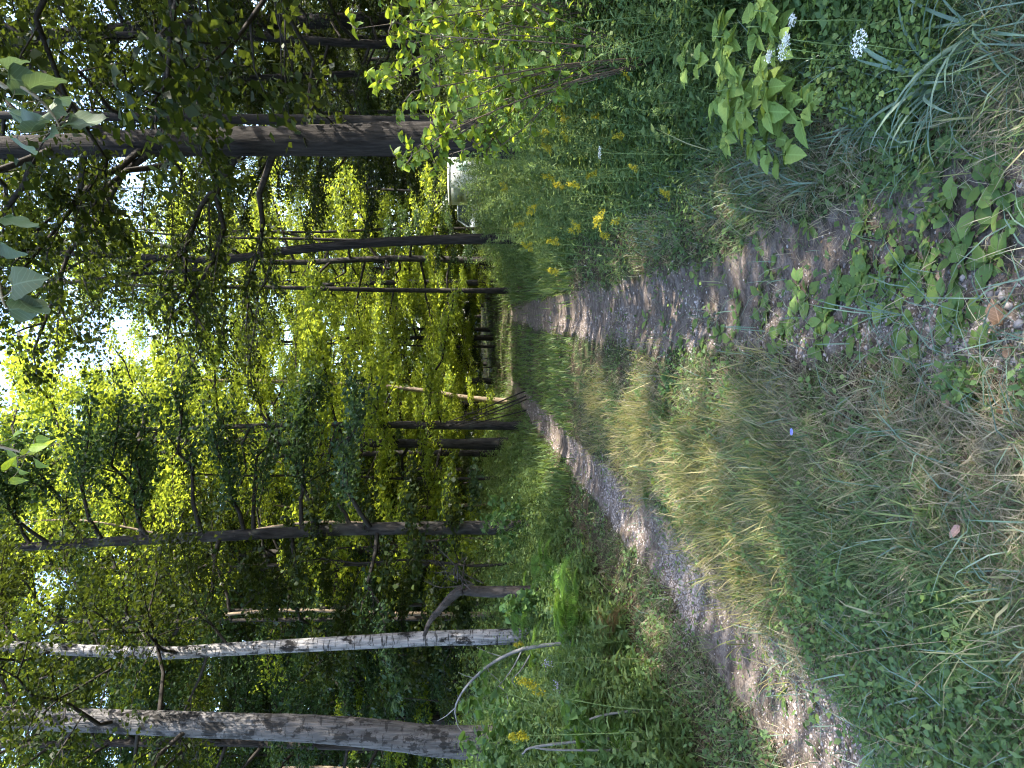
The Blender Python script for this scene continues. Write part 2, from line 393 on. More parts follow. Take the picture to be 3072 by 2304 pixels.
M['birch'] = birch_mat('birch_bark', (.23, .223, .23), (.009, .008, .008), -3, .5, .56)
M['aspen'] = birch_mat('aspen_bark', (.115, .11, .113), (.016, .0145, .0145), 3.0, 2.6, .7)
M['deadwood'] = bark_mat('bleached_wood', (.08, .08, .08), (.19, .187, .185), (9, 9, 4), .3)
M['darkdead'] = bark_mat('dead_bark', (.012, .010, .009), (.075, .064, .06), (9, 9, 4), .9)
M['vine'] = bark_mat('vine_stem', (.14, .12, .09), (.28, .24, .17), (9, 9, 4), .3)

def gravel_mat():
    m, nt, out = mat_new('gravel_stone'); L = nt.links.new
    g = nd(nt, 'ShaderNodeNewGeometry')
    c = ramp(nt, g.outputs['Random Per Island'], [(0, (.10, .09, .09)), (.3, (.20, .17, .16)), (.6, (.28, .24, .22)), (.85, (.32, .265, .24)), (1, (.38, .34, .32))])
    p = nd(nt, 'ShaderNodeBsdfPrincipled', Roughness=.75); L(c, p.inputs['Base Color']); L(p.outputs[0], out.inputs[0])
    return m
M['gravel'] = gravel_mat()

def ground_mat():
    """forest soil; the attribute rut marks bare dusty wheel tracks, litter marks leaf mould"""
    m, nt, out = mat_new('soil'); L = nt.links.new
    co = nd(nt, 'ShaderNodeTexCoord')
    def no(scale, det=6.0, rough=.6):
        n = nd(nt, 'ShaderNodeTexNoise', Scale=scale, Detail=det, Roughness=rough); L(co.outputs['Object'], n.inputs['Vector']); return n.outputs[0]
    a = nd(nt, 'ShaderNodeAttribute', attribute_name='rut')
    b = nd(nt, 'ShaderNodeAttribute', attribute_name='litter')
    fine, mid, big = no(70), no(11), no(2.3)
    dust = ramp(nt, mid, [(.3, (.06, .046, .036)), (.48, (.128, .102, .086)), (.7, (.215, .182, .160))])
    grit = ramp(nt, fine, [(.3, (.45, .45, .45)), (.5, (.9, .9, .9)), (.7, (1.3, 1.28, 1.25))])
    dm = nd(nt, 'ShaderNodeMix', data_type='RGBA', blend_type='MULTIPLY'); dm.inputs[0].default_value = .8; L(dust, dm.inputs[6]); L(grit, dm.inputs[7])
    humus = ramp(nt, fine, [(.3, (.025, .02, .013)), (.55, (.06, .046, .03)), (.75, (.12, .09, .055))])
    moss = ramp(nt, fine, [(.3, (.02, .03, .012)), (.7, (.06, .075, .03))])
    f0 = nd(nt, 'ShaderNodeMapRange', **{'From Min': .42, 'From Max': .58}); L(big, f0.inputs[0])
    h = nd(nt, 'ShaderNodeMix', data_type='RGBA'); L(f0.outputs[0], h.inputs[0]); L(moss, h.inputs[6]); L(humus, h.inputs[7])
    h2 = nd(nt, 'ShaderNodeMix', data_type='RGBA'); L(b.outputs['Fac'], h2.inputs[0]); L(h.outputs[2], h2.inputs[6]); L(humus, h2.inputs[7])
    ed = nd(nt, 'ShaderNodeMath', operation='MULTIPLY_ADD'); L(mid, ed.inputs[0]); ed.inputs[1].default_value = .9; L(a.outputs['Fac'], ed.inputs[2])
    ef = nd(nt, 'ShaderNodeMapRange', **{'From Min': .75, 'From Max': 1.0}); L(ed.outputs[0], ef.inputs[0])
    mx = nd(nt, 'ShaderNodeMix', data_type='RGBA'); L(ef.outputs[0], mx.inputs[0]); L(h2.outputs[2], mx.inputs[6]); L(dm.outputs[2], mx.inputs[7])
    p = nd(nt, 'ShaderNodeBsdfPrincipled', Roughness=.95); p.inputs['Specular IOR Level'].default_value = .1
    bp = nd(nt, 'ShaderNodeBump', Strength=.9, Distance=.02)
    s = nd(nt, 'ShaderNodeMath', operation='MULTIPLY_ADD'); L(mid, s.inputs[0]); s.inputs[1].default_value = 1.5; L(fine, s.inputs[2]); L(s.outputs[0], bp.inputs['Height'])
    L(mx.outputs[2], p.inputs['Base Color']); L(bp.outputs[0], p.inputs['Normal']); L(p.outputs[0], out.inputs[0])
    return m
M['soil'] = ground_mat()

# ------------------------------------------------------------------ ground
def axis(fine_lo, fine_hi, step, far):
    a = list(np.arange(fine_lo, fine_hi, step)); s = step; x = a[-1]
    while x < far: s *= 1.13; x += s; a.append(x)
    s = step; x = a[0]
    while x > -far: s *= 1.13; x -= s; a.insert(0, x)
    return np.array(a)
gx = axis(-2.6, 2.0, .038, 420); gy = axis(1.6, 8.0, .042, 420)
GX, GY = np.meshgrid(gx, gy); GZ = gz(GX, GY)
nx, ny = len(gx), len(gy)
idx = np.arange(nx * ny).reshape(ny, nx)
gq = np.stack([idx[:-1, :-1], idx[:-1, 1:], idx[1:, 1:], idx[1:, :-1]], -1).reshape(-1, 4)
gme = mesh_np('forest_ground', np.stack([GX, GY, GZ], -1).reshape(-1, 3), gq, None, M['soil'])
def rut_mask(x, y):
    w = .30 + .10 * vnoise(np.asarray(y) * 1.3, np.asarray(x) * 1.1 + 3, 9) + .12 * vnoise(np.asarray(y) * 4.3, np.asarray(x) * 3.7, 10)
    far = 1 - .75 * np.clip((np.asarray(y) - 18) / 14, 0, 1)
    return far * np.maximum(np.exp(-((x - rutL(y)) / w) ** 4), np.exp(-((x - rutR(y)) / (w + .05)) ** 4))
def bare(x, y):
    e = .03 * vnoise(np.asarray(x) * 6, np.asarray(y) * 6, 13)
    return np.maximum(rut_mask(x, y), np.exp(-((x - rutR(y) + .02 + e) / .45) ** 6) * (np.asarray(y) < 7))
def litter_mask(x, y):
    s = rutL(y) - x
    return np.clip(1 - np.abs(s - .75) / .6, 0, 1) * (vnoise(x * .8, y * .8, 5) + .6).clip(0, 1)
a = gme.attributes.new('rut', 'FLOAT', 'POINT'); a.data.foreach_set('value', rut_mask(GX, GY).ravel().astype(np.float32))
a = gme.attributes.new('litter', 'FLOAT', 'POINT'); a.data.foreach_set('value', litter_mask(GX, GY).ravel().astype(np.float32))
tag(link('ground', gme), 'two track forest trail soil with dusty wheel ruts and a grassy crown', kind='structure')

# ------------------------------------------------------------------ gaps cut in the crowns to let sun onto chosen spots
S_ = np.array(SUN)
LIT_SEG = (np.array([.35, 9.2]), np.array([-1.75, 2.5]))      # strip of trail made sunlit by clearing leaves along the sun's path
def carve(p, seed=3):
    """False for leaves that stand in one of the open gaps of the canopy"""
    q = p[:, :2] - S_[None, :2] * ((p[:, 2] - .15) / S_[2])[:, None]
    a, b = LIT_SEG; ab = b - a
    t = np.clip(((q - a) @ ab) / (ab @ ab), 0, 1)
    d = np.linalg.norm(q - (a + t[:, None] * ab), axis=1)
    keep = (d > .48 + .55 * vnoise(q[:, 0] * 2.2, q[:, 1] * 2.2, 21) + .5 * vnoise(q[:, 0] * 5.5, q[:, 1] * 5.5, 23)) | (vnoise(q[:, 0] * 7, q[:, 1] * 7, 24) > .27)
    q2 = p[:, :2] - S_[None, :2] * ((p[:, 2] - 1.55) / S_[2])[:, None]
    keep &= np.hypot((q2[:, 0] - 2.35) / 1.05, (q2[:, 1] - 4.7) / 1.0) > 1 + .5 * vnoise(q2[:, 0] * 2.5, q2[:, 1] * 2.5, 22)
    q4 = p[:, :2] - S_[None, :2] * ((p[:, 2] - 1.0) / S_[2])[:, None]
    keep &= np.hypot((q4[:, 0] - 2.6) / .8, (q4[:, 1] - 6.9) / 1.1) > 1 + .9 * vnoise(q4[:, 0] * 3, q4[:, 1] * 3, 26)
    q3 = p[:, :2] - S_[None, :2] * ((p[:, 2] - 2.9) / S_[2])[:, None]
    keep &= np.hypot(q3[:, 0] + .25, q3[:, 1] - 2.4) > .35
    return keep | (p[:, 2] < 2.2)

# ------------------------------------------------------------------ trees
def perp_basis(d):
    d = d / np.linalg.norm(d); h = np.array([-d[1], d[0], 0]); n = np.linalg.norm(h)
    h = h / n if n > 1e-6 else np.array([1.0, 0, 0])
    return d, h
def crown(r, path, spec, carved=None):
    """limbs and leaves along a trunk path; returns (wood Acc, leaf positions, headings, tilts)"""
    wood = Acc(); LP = []; LA = []; LT = []
    zs = path[:, 2]; z0, z1 = spec['z0'], spec['z1']
    n = spec['limbs']; az = r.random() * 6.28
    for k in range(n):
        f = (k + r.random() * .9) / n
        z = z0 + (z1 - z0) * f
        i = int(np.clip(np.searchsorted(zs, z), 1, len(path) - 1))
        p0 = path[i - 1] + (path[i] - path[i - 1]) * np.clip((z - zs[i - 1]) / max(1e-6, zs[i] - zs[i - 1]), 0, 1)
        az += 2.399 + r.normal() * .35
        a = az
        if spec.get('toward') is not None and r.random() < spec.get('bias', .5): a = spec['toward'] + r.normal() * .5
        prof = spec['prof'](f)
        Lm = spec['len'] * prof * r.uniform(.75, 1.2)
        e = spec['elev'] + (.55 * f) + r.normal() * .12
        d = np.array([math.cos(a) * math.cos(e), math.sin(a) * math.cos(e), math.sin(e)])
        s = np.linspace(0, 1, 6)[:, None]
        side = np.array([-math.sin(a), math.cos(a), 0])
        lp = p0 + d * Lm * s + side * (r.normal() * .12 * Lm) * s ** 2 + np.array([0, 0, -1]) * (spec['droop'] * Lm) * s ** 2
        lp[1:-1] += r.normal(size=(4, 3)) * .03 * Lm
        r0 = spec['limb_r'] * (.4 + .6 * prof)
        tube(wood, lp, np.linspace(r0, r0 * .25, 6), 5, cap=False)
        nt = max(3, int(spec['twigs'] * (.5 + .5 * prof)))
        for j in range(nt):
            tpos = .22 + .78 * (j + r.random()) / nt
            q = np.array([np.interp(tpos, s[:, 0], lp[:, c]) for c in range(3)])
            ta = a + (1 if j % 2 else -1) * r.uniform(.45, 1.15)
            if j == nt - 1: ta = a + r.normal() * .3
            tl = (.34 * Lm * (1.15 - tpos) + .35) * r.uniform(.7, 1.25)
            te = e * .3 + r.normal() * .2 - spec['droop'] * .3
            td = np.array([math.cos(ta) * math.cos(te), math.sin(ta) * math.cos(te), math.sin(te)])
            end = q + td * tl + np.array([0, 0, -.1 * tl])
            tube(wood, np.array([q, q + td * tl * .5 + r.normal(size=3) * .03, end]), np.array([.3, .2, .08]) * r0 + .003, 3, cap=False)
            m = int(spec['leaves'] * r.uniform(.6, 1.3))
            u = r.random(m) ** .7
            pts = q + (end - q) * (u * 1.1)[:, None]
            sp = spec['spread']
            pts = pts + np.stack([r.normal(size=m) * sp, r.normal(size=m) * sp, r.normal(size=m) * sp * spec.get('flat', .42)], -1)
            LP.append(pts); LA.append(ta + r.normal(size=m) * 1.1); LT.append(r.normal(size=m) * .45 - .25)
    LP = np.concatenate(LP); LA = np.concatenate(LA); LT = np.concatenate(LT)
    if carved is not None:
        k = carved(LP); LP, LA, LT = LP[k], LA[k], LT[k]
    return wood, LP, LA, LT

QUADS = {'maple': T_quad(.40), 'oval': T_quad(.30)}
def crown_meshes(seed, path, spec, leafmat, barkmat, carved=None):
    r = rng(seed)
    wood, LP, LA, LT = crown(r, path, spec, carved)
    sz = spec['leaf'] * r.uniform(.5, 1.4, len(LP))
    v, q, t = leaves(LP, sz, LA, LT, r.normal(size=len(LP)) * .55, QUADS[spec.get('shape', 'maple')])
    return wood.mesh('limbs', barkmat), mesh_np('crown', v, q, t, leafmat, smooth=False)

def trunk_mesh(seed, path, r0, r1, mat, seg=14, rough=.05, flare=1.35):
    r = rng(seed); acc = Acc(); n = len(path)
    s = np.linspace(0, 1, n)
    rad = r0 + (r1 - r0) * s ** .9
    rad = rad * (1 + (flare - 1) * np.exp(-(path[:, 2] - path[0, 2]) / (r0 * 2.2)))
    tube(acc, path, rad, seg, rough, r)
    return acc.mesh('trunk', mat)

SPEC = dict(z0=4, z1=18, limbs=26, len=3.4, elev=.25, droop=.18, limb_r=.05, twigs=7, leaves=160, spread=.20, leaf=.085, flat=.34,
            prof=lambda f: 1.0 - .65 * max(0, f - .35) / .65)
def spec(**k): d = dict(SPEC); d.update(k); return d

def place_tree(name, label, cat, loc, parts, group=None, rz=0.0, scale=1.0):
    o = empty(name, loc, rz, scale); tag(o, label, cat, group)
    for pn, me in parts: link(pn, me, o)
    return o

def photo_tree(name, label, seed, depth, px, r0, r1, bark, cspec=None, leafmat='dark', seg=16, rough=.05, forks=(), group=None, carved=carve, flare=1.35, lean_y=0.0):
    """a tree whose trunk follows points read from the photograph, standing at its own distance"""
    x0 = at_x(px[0][0], depth); base = Vector((x0, depth, gz1(x0, depth) - .08))
    def pts(pp):
        out = []
        for (u, v) in pp:
            if v is None: out.append(np.array([0, 0, 0.0]))
            else:
                p = pix(u, v, depth); out.append(np.array([p.x - base.x, lean_y * p.z, p.z - base.z]))
        return spline(out, 30)
    path = pts(px)
    parts = [('trunk', trunk_mesh(seed, path, r0, r1, M[bark], seg, rough, flare))]
    allp = [path]
    for fk, fr0, fr1 in forks:
        fp = pts(fk); acc = Acc(); tube(acc, fp, np.linspace(fr0, fr1, len(fp)), 8, .04, rng(seed + 5)); parts.append(('fork', acc.mesh('fork', M[bark]))); allp.append(fp)
    if cspec:
        cf = None if carved is None else (lambda p: carved(p + np.array(base)))
        lm, cm = crown_meshes(seed + 1, path, cspec, M[leafmat], M['barkthin'], cf)
        parts += [('limbs', lm), ('crown', cm)]
    return place_tree(name, label, 'tree', base, parts, group)

# trees that can be told apart in the photograph
photo_tree('furrowed_tree', 'massive dark furrowed trunk standing right behind the bright shrub', 101, 11.5,
    [(629, None), (629, 420), (627, 330), (626, 230), (624, 130), (621, 46), (618, -80), (614, -260)], .29, .13, 'bark',
    spec(z0=4.2, z1=14, limbs=24, len=3.6, leaves=140, leaf=.085, limb_r=.06, elev=.45, toward=2.7, bias=.3), seg=26, rough=.06)
photo_tree('dark_tree', 'dark straight trunk almost touching the massive furrowed trunk from behind', 111, 15,
    [(645, None), (646, 400), (648, 300), (650, 180), (652, 60), (654, -120)], .135, .07, 'bark', spec(z0=6, z1=15, limbs=14, len=2.6, leaves=100), seg=12)
photo_tree('dark_tree', 'broad dark trunk beyond the shrub, well apart from the massive furrowed one', 121, 19,
    [(748, None), (747, 380), (746, 250), (740, 140), (732, 40), (726, -60), (720, -200)], .23, .11, 'bark', spec(z0=5.5, z1=17, limbs=20, len=3.6, leaves=110, limb_r=.06), seg=16)
photo_tree('dark_tree', 'slim dark trunk midway between the massive trunk and the broad dark one', 131, 20,
    [(697, None), (695, 380), (690, 250), (684, 120), (680, 40), (676, -100)], .105, .05, 'bark', spec(z0=5.5, z1=16, limbs=14, len=2.8, leaves=110), seg=10)
photo_tree('dark_tree', 'thin dark pole trunk leaning slightly beside the massive furrowed trunk', 141, 22,
    [(657, None), (656, 380), (654, 300), (648, 210), (640, 100), (636, 20)], .065, .03, 'barkthin', spec(z0=7, z1=14, limbs=10, len=2.0, leaves=40), seg=8)
photo_tree('forked_tree', 'slender dark leaning trunk forking high up beside the white trailer', 151, 18,
    [(531, None), (527, 400), (519, 300), (511, 245), (508, 215), (511, 140), (515, 60), (518, -60), (520, -160)], .13, .05, 'bark',
    spec(z0=6.2, z1=15, limbs=20, len=3.0, leaves=80, toward=math.pi * .95, bias=.4, leaf=.085), seg=14,
    forks=[([(511, 240), (500, 215), (497, 180), (492, 120), (484, 60), (478, -20)], .06, .03)])
photo_tree('dark_tree', 'dark trunk with slanting bare poles leaning on it', 161, 22,
    [(342, None), (342, 440), (343, 380), (343, 300), (341, 220), (338, 120)], .12, .06, 'barkgrey', spec(z0=5.5, z1=15, limbs=18, len=3.2, leaves=130), 'maple', seg=12)
photo_tree('dark_tree', 'straight rough trunk among dark leaves with one sunlit side', 171, 14,
    [(240, None), (240, 420), (238, 330), (234, 260), (227, 120), (222, 40), (215, -80)], .14, .07, 'barkgrey',
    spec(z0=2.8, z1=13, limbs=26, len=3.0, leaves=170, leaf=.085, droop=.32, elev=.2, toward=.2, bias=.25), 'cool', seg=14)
photo_tree('dark_tree', 'thin dark trunk between the rough trunk and the broken crooked one', 181, 18,
    [(204, None), (204, 380), (203, 260), (200, 120), (198, 0)], .065, .03, 'barkthin', spec(z0=5, z1=14, limbs=12, len=2.2, leaves=46), seg=8)
photo_tree('birch_tree', 'white paper birch with black scars rising from green undergrowth', 191, 11,
    [(131, None), (130, 440), (127, 380), (124, 324), (119, 230), (115, 162), (118, 80), (122, 0), (124, -100)], .118, .075, 'birch',
    spec(z0=4.5, z1=12, limbs=20, len=2.4, leaves=170, leaf=.075, limb_r=.026, elev=.5, shape='oval'), 'dark', seg=18, rough=.025, flare=1.15)
photo_tree('aspen_tree', 'thick grey trunk with dark rough foot and paler upper bark', 201, 10,
    [(22, None), (27, 440), (33, 390), (39, 324), (43, 220), (46, 139), (50, 23), (53, -80)], .215, .13, 'aspen',
    spec(z0=4.6, z1=11.5, limbs=20, len=2.8, leaves=170, leaf=.075, limb_r=.034, elev=.4, shape='oval'), 'dark', seg=24, rough=.04)
photo_tree('dark_tree', 'thin dark pole trunk just behind the white birch', 211, 16,
    [(150, None), (149, 380), (148, 260), (146, 120), (145, 0)], .06, .03, 'barkthin', spec(z0=6, z1=13, limbs=10, len=2.0, leaves=46), seg=8)
photo_tree('pale_tree', 'pale sunlit trunk leaning behind the slanting bare poles', 221, 30,
    [(366, None), (371, 460), (376, 433), (382, 380), (386, 300), (388, 200)], .13, .06, 'palebark', spec(z0=6, z1=15, limbs=16, len=2.8, leaves=60), 'maple', seg=12)

# broken, crooked trunk beside the birch
r = rng(301)
bx, by = at_x(175, 10.2), 10.2
base = Vector((bx, by, gz1(bx, by) - .05))
acc = Acc()
pp = [pix(u, v, 10.2) - base for u, v in [(175, 505), (176, 480), (178, 462), (172, 452), (160, 441), (147, 430), (132, 424)]]
pp[0].z = 0
path = spline([np.array(p) for p in pp], 22)
tube(acc, path, np.interp(np.linspace(0, 1, 22), [0, .2, .5, 1], [.08, .07, .06, .025]), 14, .14, r)
o = place_tree('crooked_trunk', 'broken crooked dead trunk bending over towards the white birch', 'dead tree', base, [('trunk', acc.mesh('trunk', M['darkdead']))])
acc = Acc()
for k in range(11):
    s = pix(186 + r.normal() * 4, 462 + r.normal() * 8, 10.1) - base
    e = pix(192 + r.uniform(-8, 42), 432 + r.uniform(-12, 45), 9.9 + r.normal() * .25) - base
    m = (s + e) / 2 + Vector((r.normal() * .08, r.normal() * .08, r.normal() * .07))
    tube(acc, spline([np.array(s), np.array(m), np.array(e)], 7), np.linspace(.012, .003, 7), 4, cap=False)
    for _ in range(2):
        f = m + (e - m) * r.uniform(.1, .8); g = f + Vector((r.normal() * .13, r.normal() * .1, r.uniform(-.06, .16)))
        tube(acc, np.array([f, (f + g) / 2 + Vector((0, 0, .02)), g]), np.linspace(.005, .002, 3), 3, cap=False)
link('twigs', acc.mesh('twigs', M['darkdead']), o)

# bare poles slanting against the dark trunk
for k, (u0, v0, u1, v1) in enumerate([(343, 440, 377, 470), (342, 449, 372, 478), (342, 456, 369, 480), (343, 466, 358, 481)]):
    yb = 21.2 - .12 * k
    a0 = pix(u0, v0, 21.78); xb = at_x(u1, yb); b0 = Vector((xb, yb, gz1(xb, yb)))
    acc = Acc(); mid = (a0 + b0) / 2 + Vector((0, 0, -.06))
    path = spline([np.array(p) for p in (b0 - b0, mid - b0, a0 - b0)], 8)
    tube(acc, path, np.linspace(.022, .014, 8), 6, .05, rng(320 + k))
    tag(link('leaning_pole', acc.mesh('leaning_pole', M['barkthin']), None, Matrix.Translation(b0)),
        'thin bare pole slanting down from the dark trunk', 'pole', 'bare poles leaning on the dark trunk')

# background trees: prototypes, then copies that share their meshes
def straight_path(r, h, bend=.35):
    pts = [np.array([0, 0, 0.0])]
    for k in range(1, 6): pts.append(np.array([r.normal() * bend * k / 5, r.normal() * bend * k / 5, h * k / 5]))
    return spline(pts, 16)
PROTO = {}
def make_proto(key, seed, h, r0, cs, leafmat, bark):
    cs['twigs'] = cs['twigs'] + 1; r = rng(seed); path = straight_path(r, h)
    lm, cm = crown_meshes(seed + 1, path, cs, M[leafmat], M['barkthin'])
    PROTO[key] = [('trunk', trunk_mesh(seed + 2, path, r0, r0 * .3, M[bark], 8, .04)), ('limbs', lm), ('crown', cm)]
for k in range(3):
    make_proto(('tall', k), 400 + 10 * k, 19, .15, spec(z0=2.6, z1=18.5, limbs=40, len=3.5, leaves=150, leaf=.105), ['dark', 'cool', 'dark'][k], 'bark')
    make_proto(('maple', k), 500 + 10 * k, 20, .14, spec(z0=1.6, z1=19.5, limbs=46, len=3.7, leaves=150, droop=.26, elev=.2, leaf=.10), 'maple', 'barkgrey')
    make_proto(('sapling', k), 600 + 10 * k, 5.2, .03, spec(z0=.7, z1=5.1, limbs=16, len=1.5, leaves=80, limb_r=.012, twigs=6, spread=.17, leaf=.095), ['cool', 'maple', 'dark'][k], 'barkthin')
make_proto(('pole', 0), 700, 15, .06, spec(z0=8, z1=14.5, limbs=12, len=1.8, leaves=48, limb_r=.02), 'dark', 'barkthin')
make_proto(('pole', 1), 710, 13, .05, spec(z0=7, z1=12.5, limbs=11, len=1.7, leaves=48, limb_r=.02), 'maple', 'palebark')

LAB = {
    'tall': ('forest_tree', 'tall dark trunked forest tree in the wood behind the birch and grey trunk', 'tree', 'forest trees behind the trail'),
    'maple': ('maple_tree', 'leafy maple with yellow green sunlit foliage behind the trail', 'tree', 'sunlit maples behind the trail'),
    'sapling': ('sapling', 'young leafy sapling in the shade under the forest trees', 'sapling', 'saplings under the forest trees'),
    'pole': ('pole_tree', 'thin bare stemmed pole tree inside the wood', 'tree', 'pole trees inside the wood'),
}
def put(kind, k, x, y, rz, sc, label=None, group=None):
    nm, lb, ct, gr = LAB[kind]
    return place_tree(nm, label or lb, ct, (x, y, gz1(x, y) - .05), PROTO[(kind, k)], group or gr, rz, sc)
r = rng(800)
taken = []
def free(x, y, d):
    if any((x - a) ** 2 + (y - b) ** 2 < d * d for a, b in taken): return False
    taken.append((x, y)); return True
# sunlit maples along the left edge and at the end of the trail
for (x, y, s, k) in [(-2.6, 27, .95, 0), (-3.8, 31.5, 1.05, 1), (-1.9, 34, 1.0, 2), (-1.6, 41, 1.05, 0), (-4.2, 39, 1.1, 1), (.2, 47.5, 1.3, 2), (-5.6, 45, 1.15, 0),
                     (7.8, 49, 1.0, 1), (10.5, 53, 1.1, 2), (4.6, 61, 1.15, 0), (-.8, 57, 1.15, 1), (7.2, 66, 1.1, 2), (13.5, 58, 1.05, 0), (2.0, 72, 1.2, 1), (-1.1, 38, 1.2, 0), (5.9, 42, 1.25, 1), (3.4, 53, 1.3, 2), (9.0, 45.5, 1.2, 0)]:
    taken.append((x, y))
    lb, gr = (('maple with glowing yellow green leaves along the left trail edge', 'maples along the left trail edge') if x < -1.5 and y < 44 else
              ('tall maple with bright leaves overhanging the end of the trail', 'maples around the end of the trail') if abs(x - 2) < 4.5 else ('leafy maple beyond the yard of the white trailer', 'maples beyond the trailer yard'))
    put('maple', k, x, y, r.uniform(0, 6.28), s, lb, gr)
n = 0
for _ in range(900):                                          # the wood on the left
    x, y = r.uniform(-34, -3.6), r.uniform(15, 78)
    if x / y < -.62 or x > -3.6 - max(0, (20 - y)) * .08: continue
    if free(x, y, 2.2):
        put('tall', int(r.integers(3)), x, y, r.uniform(0, 6.28), r.uniform(.8, 1.12)); n += 1
    if n >= 64: break
n = 0
for _ in range(600):                                          # the wood behind the yard on the right
    x, y = r.uniform(6, 46), r.uniform(50, 84)
    if free(x, y, 3.4):
        put('tall', int(r.integers(3)), x, y, r.uniform(0, 6.28), r.uniform(.85, 1.1), 'tall forest tree in the wood behind the trailer yard', 'wood behind the trailer yard'); n += 1
    if n >= 24: break
for (x, y) in [(8.3, 17.5), (10.8, 22.5), (13.5, 24), (7.6, 23.5), (12.2, 17.2), (10.6, 13.6), (14.6, 20.2), (15.6, 15.4)]:   # on the near right; those out of view are added to shade the trail
    taken.append((x, y)); put('tall', int(r.integers(3)), x, y, r.uniform(0, 6.28), r.uniform(.8, .95), 'tall dark tree standing near the massive furrowed trunk, shading the trail', 'tall trees around the furrowed trunk')
put('maple', 0, 5.7, 33.5, 1.0, 1.3, 'tall glowing maple standing between the forked trunk and the trailer'); put('maple', 1, -2.0, 24.0, 2.0, 1.3, 'leafy maple standing just behind the trunk with the bare poles'); put('pole', 0, -1.5, 27.5, 2.0, 1.6, 'thin tall tree with a high crown at the left trail edge'); put('maple', 2, -4.9, 21.5, 4.0, 1.0, 'leafy maple between the rough trunk and the trunk with bare poles')
for (x, y, s) in [(3.5, 27, 1.6), (5.6, 28.5, 1.3), (7.2, 33.5, 1.35), (4.9, 38, 1.4), (9.6, 36, 1.35), (2.6, 50, 1.4), (6.0, 43.5, 1.3)]:
    put('pole', 0, x, y, r.uniform(0, 6.28), s, 'thin tall tree with a high thin crown between the trail and the trailer yard', 'high crowned poles by the yard')
for (x, y, s) in [(15.5, 38, 1.0), (19, 42, 1.05), (15, 45.5, 1.05), (19.5, 50, 1.1), (22, 37, 1.0), (16, 55, 1.1), (24, 45, 1.1), (12.5, 61, 1.1)]:  # row added to keep the lower trail end in shade
    put('tall', int(r.integers(3)), x, y, r.uniform(0, 6.28), s, 'tall tree added at the far edge of the trailer yard to shade the trail end', 'trees beyond the trailer yard')
for (x, y, s) in [(1.2, 54, 1.3), (3.6, 57, 1.2), (6.5, 55, 1.3), (8.8, 58, 1.2), (-1.4, 50, 1.1), (10.8, 47, 1.1)]:
    put('sapling', 2, x, y, r.uniform(0, 6.28), s, 'dark bushy sapling closing the end of the trail', 'saplings at the end of the trail')
n = 0
for _ in range(500):
    x, y = r.uniform(-20, -2.6), r.uniform(14, 50)
    if x / y < -.56: continue
    if free(x, y, 1.1): put('pole', int(r.integers(2)), x, y, r.uniform(0, 6.28), r.uniform(.8, 1.15)); n += 1
    if n >= 34: break
n = 0
for _ in range(500):
    x, y = r.uniform(-18, -2.8), r.uniform(13, 44)
    if x / y < -.56: continue
    if free(x, y, 1.4): put('sapling', int(r.integers(3)), x, y, r.uniform(0, 6.28), r.uniform(.6, 1.1)); n += 1
    if n >= 60: break
for (x, y, s, k) in [(-1.2, 29, .8, 1), (-.9, 36, 1.0, 1), (5.6, 47, 1.0, 1), (7.4, 45, .9, 1), (2.2, 60, 1.1, 1), (6.2, 30, .9, 0), (9.5, 27, 1.0, 0), (12.5, 33, 1.1, 2), (14, 38, 1.1, 1), (5.4, 38, .8, 1)]:
    put('sapling', k, x, y, r.uniform(0, 6.28), s, 'bushy young maple at the sunny edge of the trail', 'young maples along the trail edge')

# the far wood closes the view: one mass
r = rng(850)
N = 52000
ang = r.uniform(-.72, .72, N); dist = r.uniform(86, 112, N)
P = np.stack([np.sin(ang) * dist, np.cos(ang) * dist, .2 + r.random(N) ** 1.5 * (22 + 6 * vnoise(ang * 14, ang * 0, 31))], -1)
v, q, t = leaves(P, r.uniform(.6, 1.0, N), r.uniform(0, 6.28, N), r.normal(size=N) * .5, r.normal(size=N) * .6, QUADS['maple'])
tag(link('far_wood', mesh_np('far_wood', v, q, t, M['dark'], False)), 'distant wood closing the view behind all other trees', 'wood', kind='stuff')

# trees added beside and behind the photographer's right, trunks out of view, to shade the trail
SH = spec(z0=2.6, z1=13, limbs=28, len=3.4, leaves=66, leaf=.135, limb_r=.05)
for k, (x, y) in enumerate([(6.2, 4.6), (9.3, 7.6), (5.6, 8.4), (9.0, 2.9), (5.8, 1.2), (7.4, -1.6)]):
    rr = rng(900 + 7 * k); path = straight_path(rr, 14.5 + rr.random() * 2)
    b = np.array([x, y, gz1(x, y) - .05])
    lm, cm = crown_meshes(901 + 7 * k, path, SH, M['dark'], M['barkthin'], lambda p: carve(p + b))
    place_tree('shade_tree', 'leafy tree added close beside the trail to shade it', 'tree', b, [('trunk', trunk_mesh(902 + 7 * k, path, .13, .04, M['bark'], 10)), ('limbs', lm), ('crown', cm)], 'trees shading the near trail')

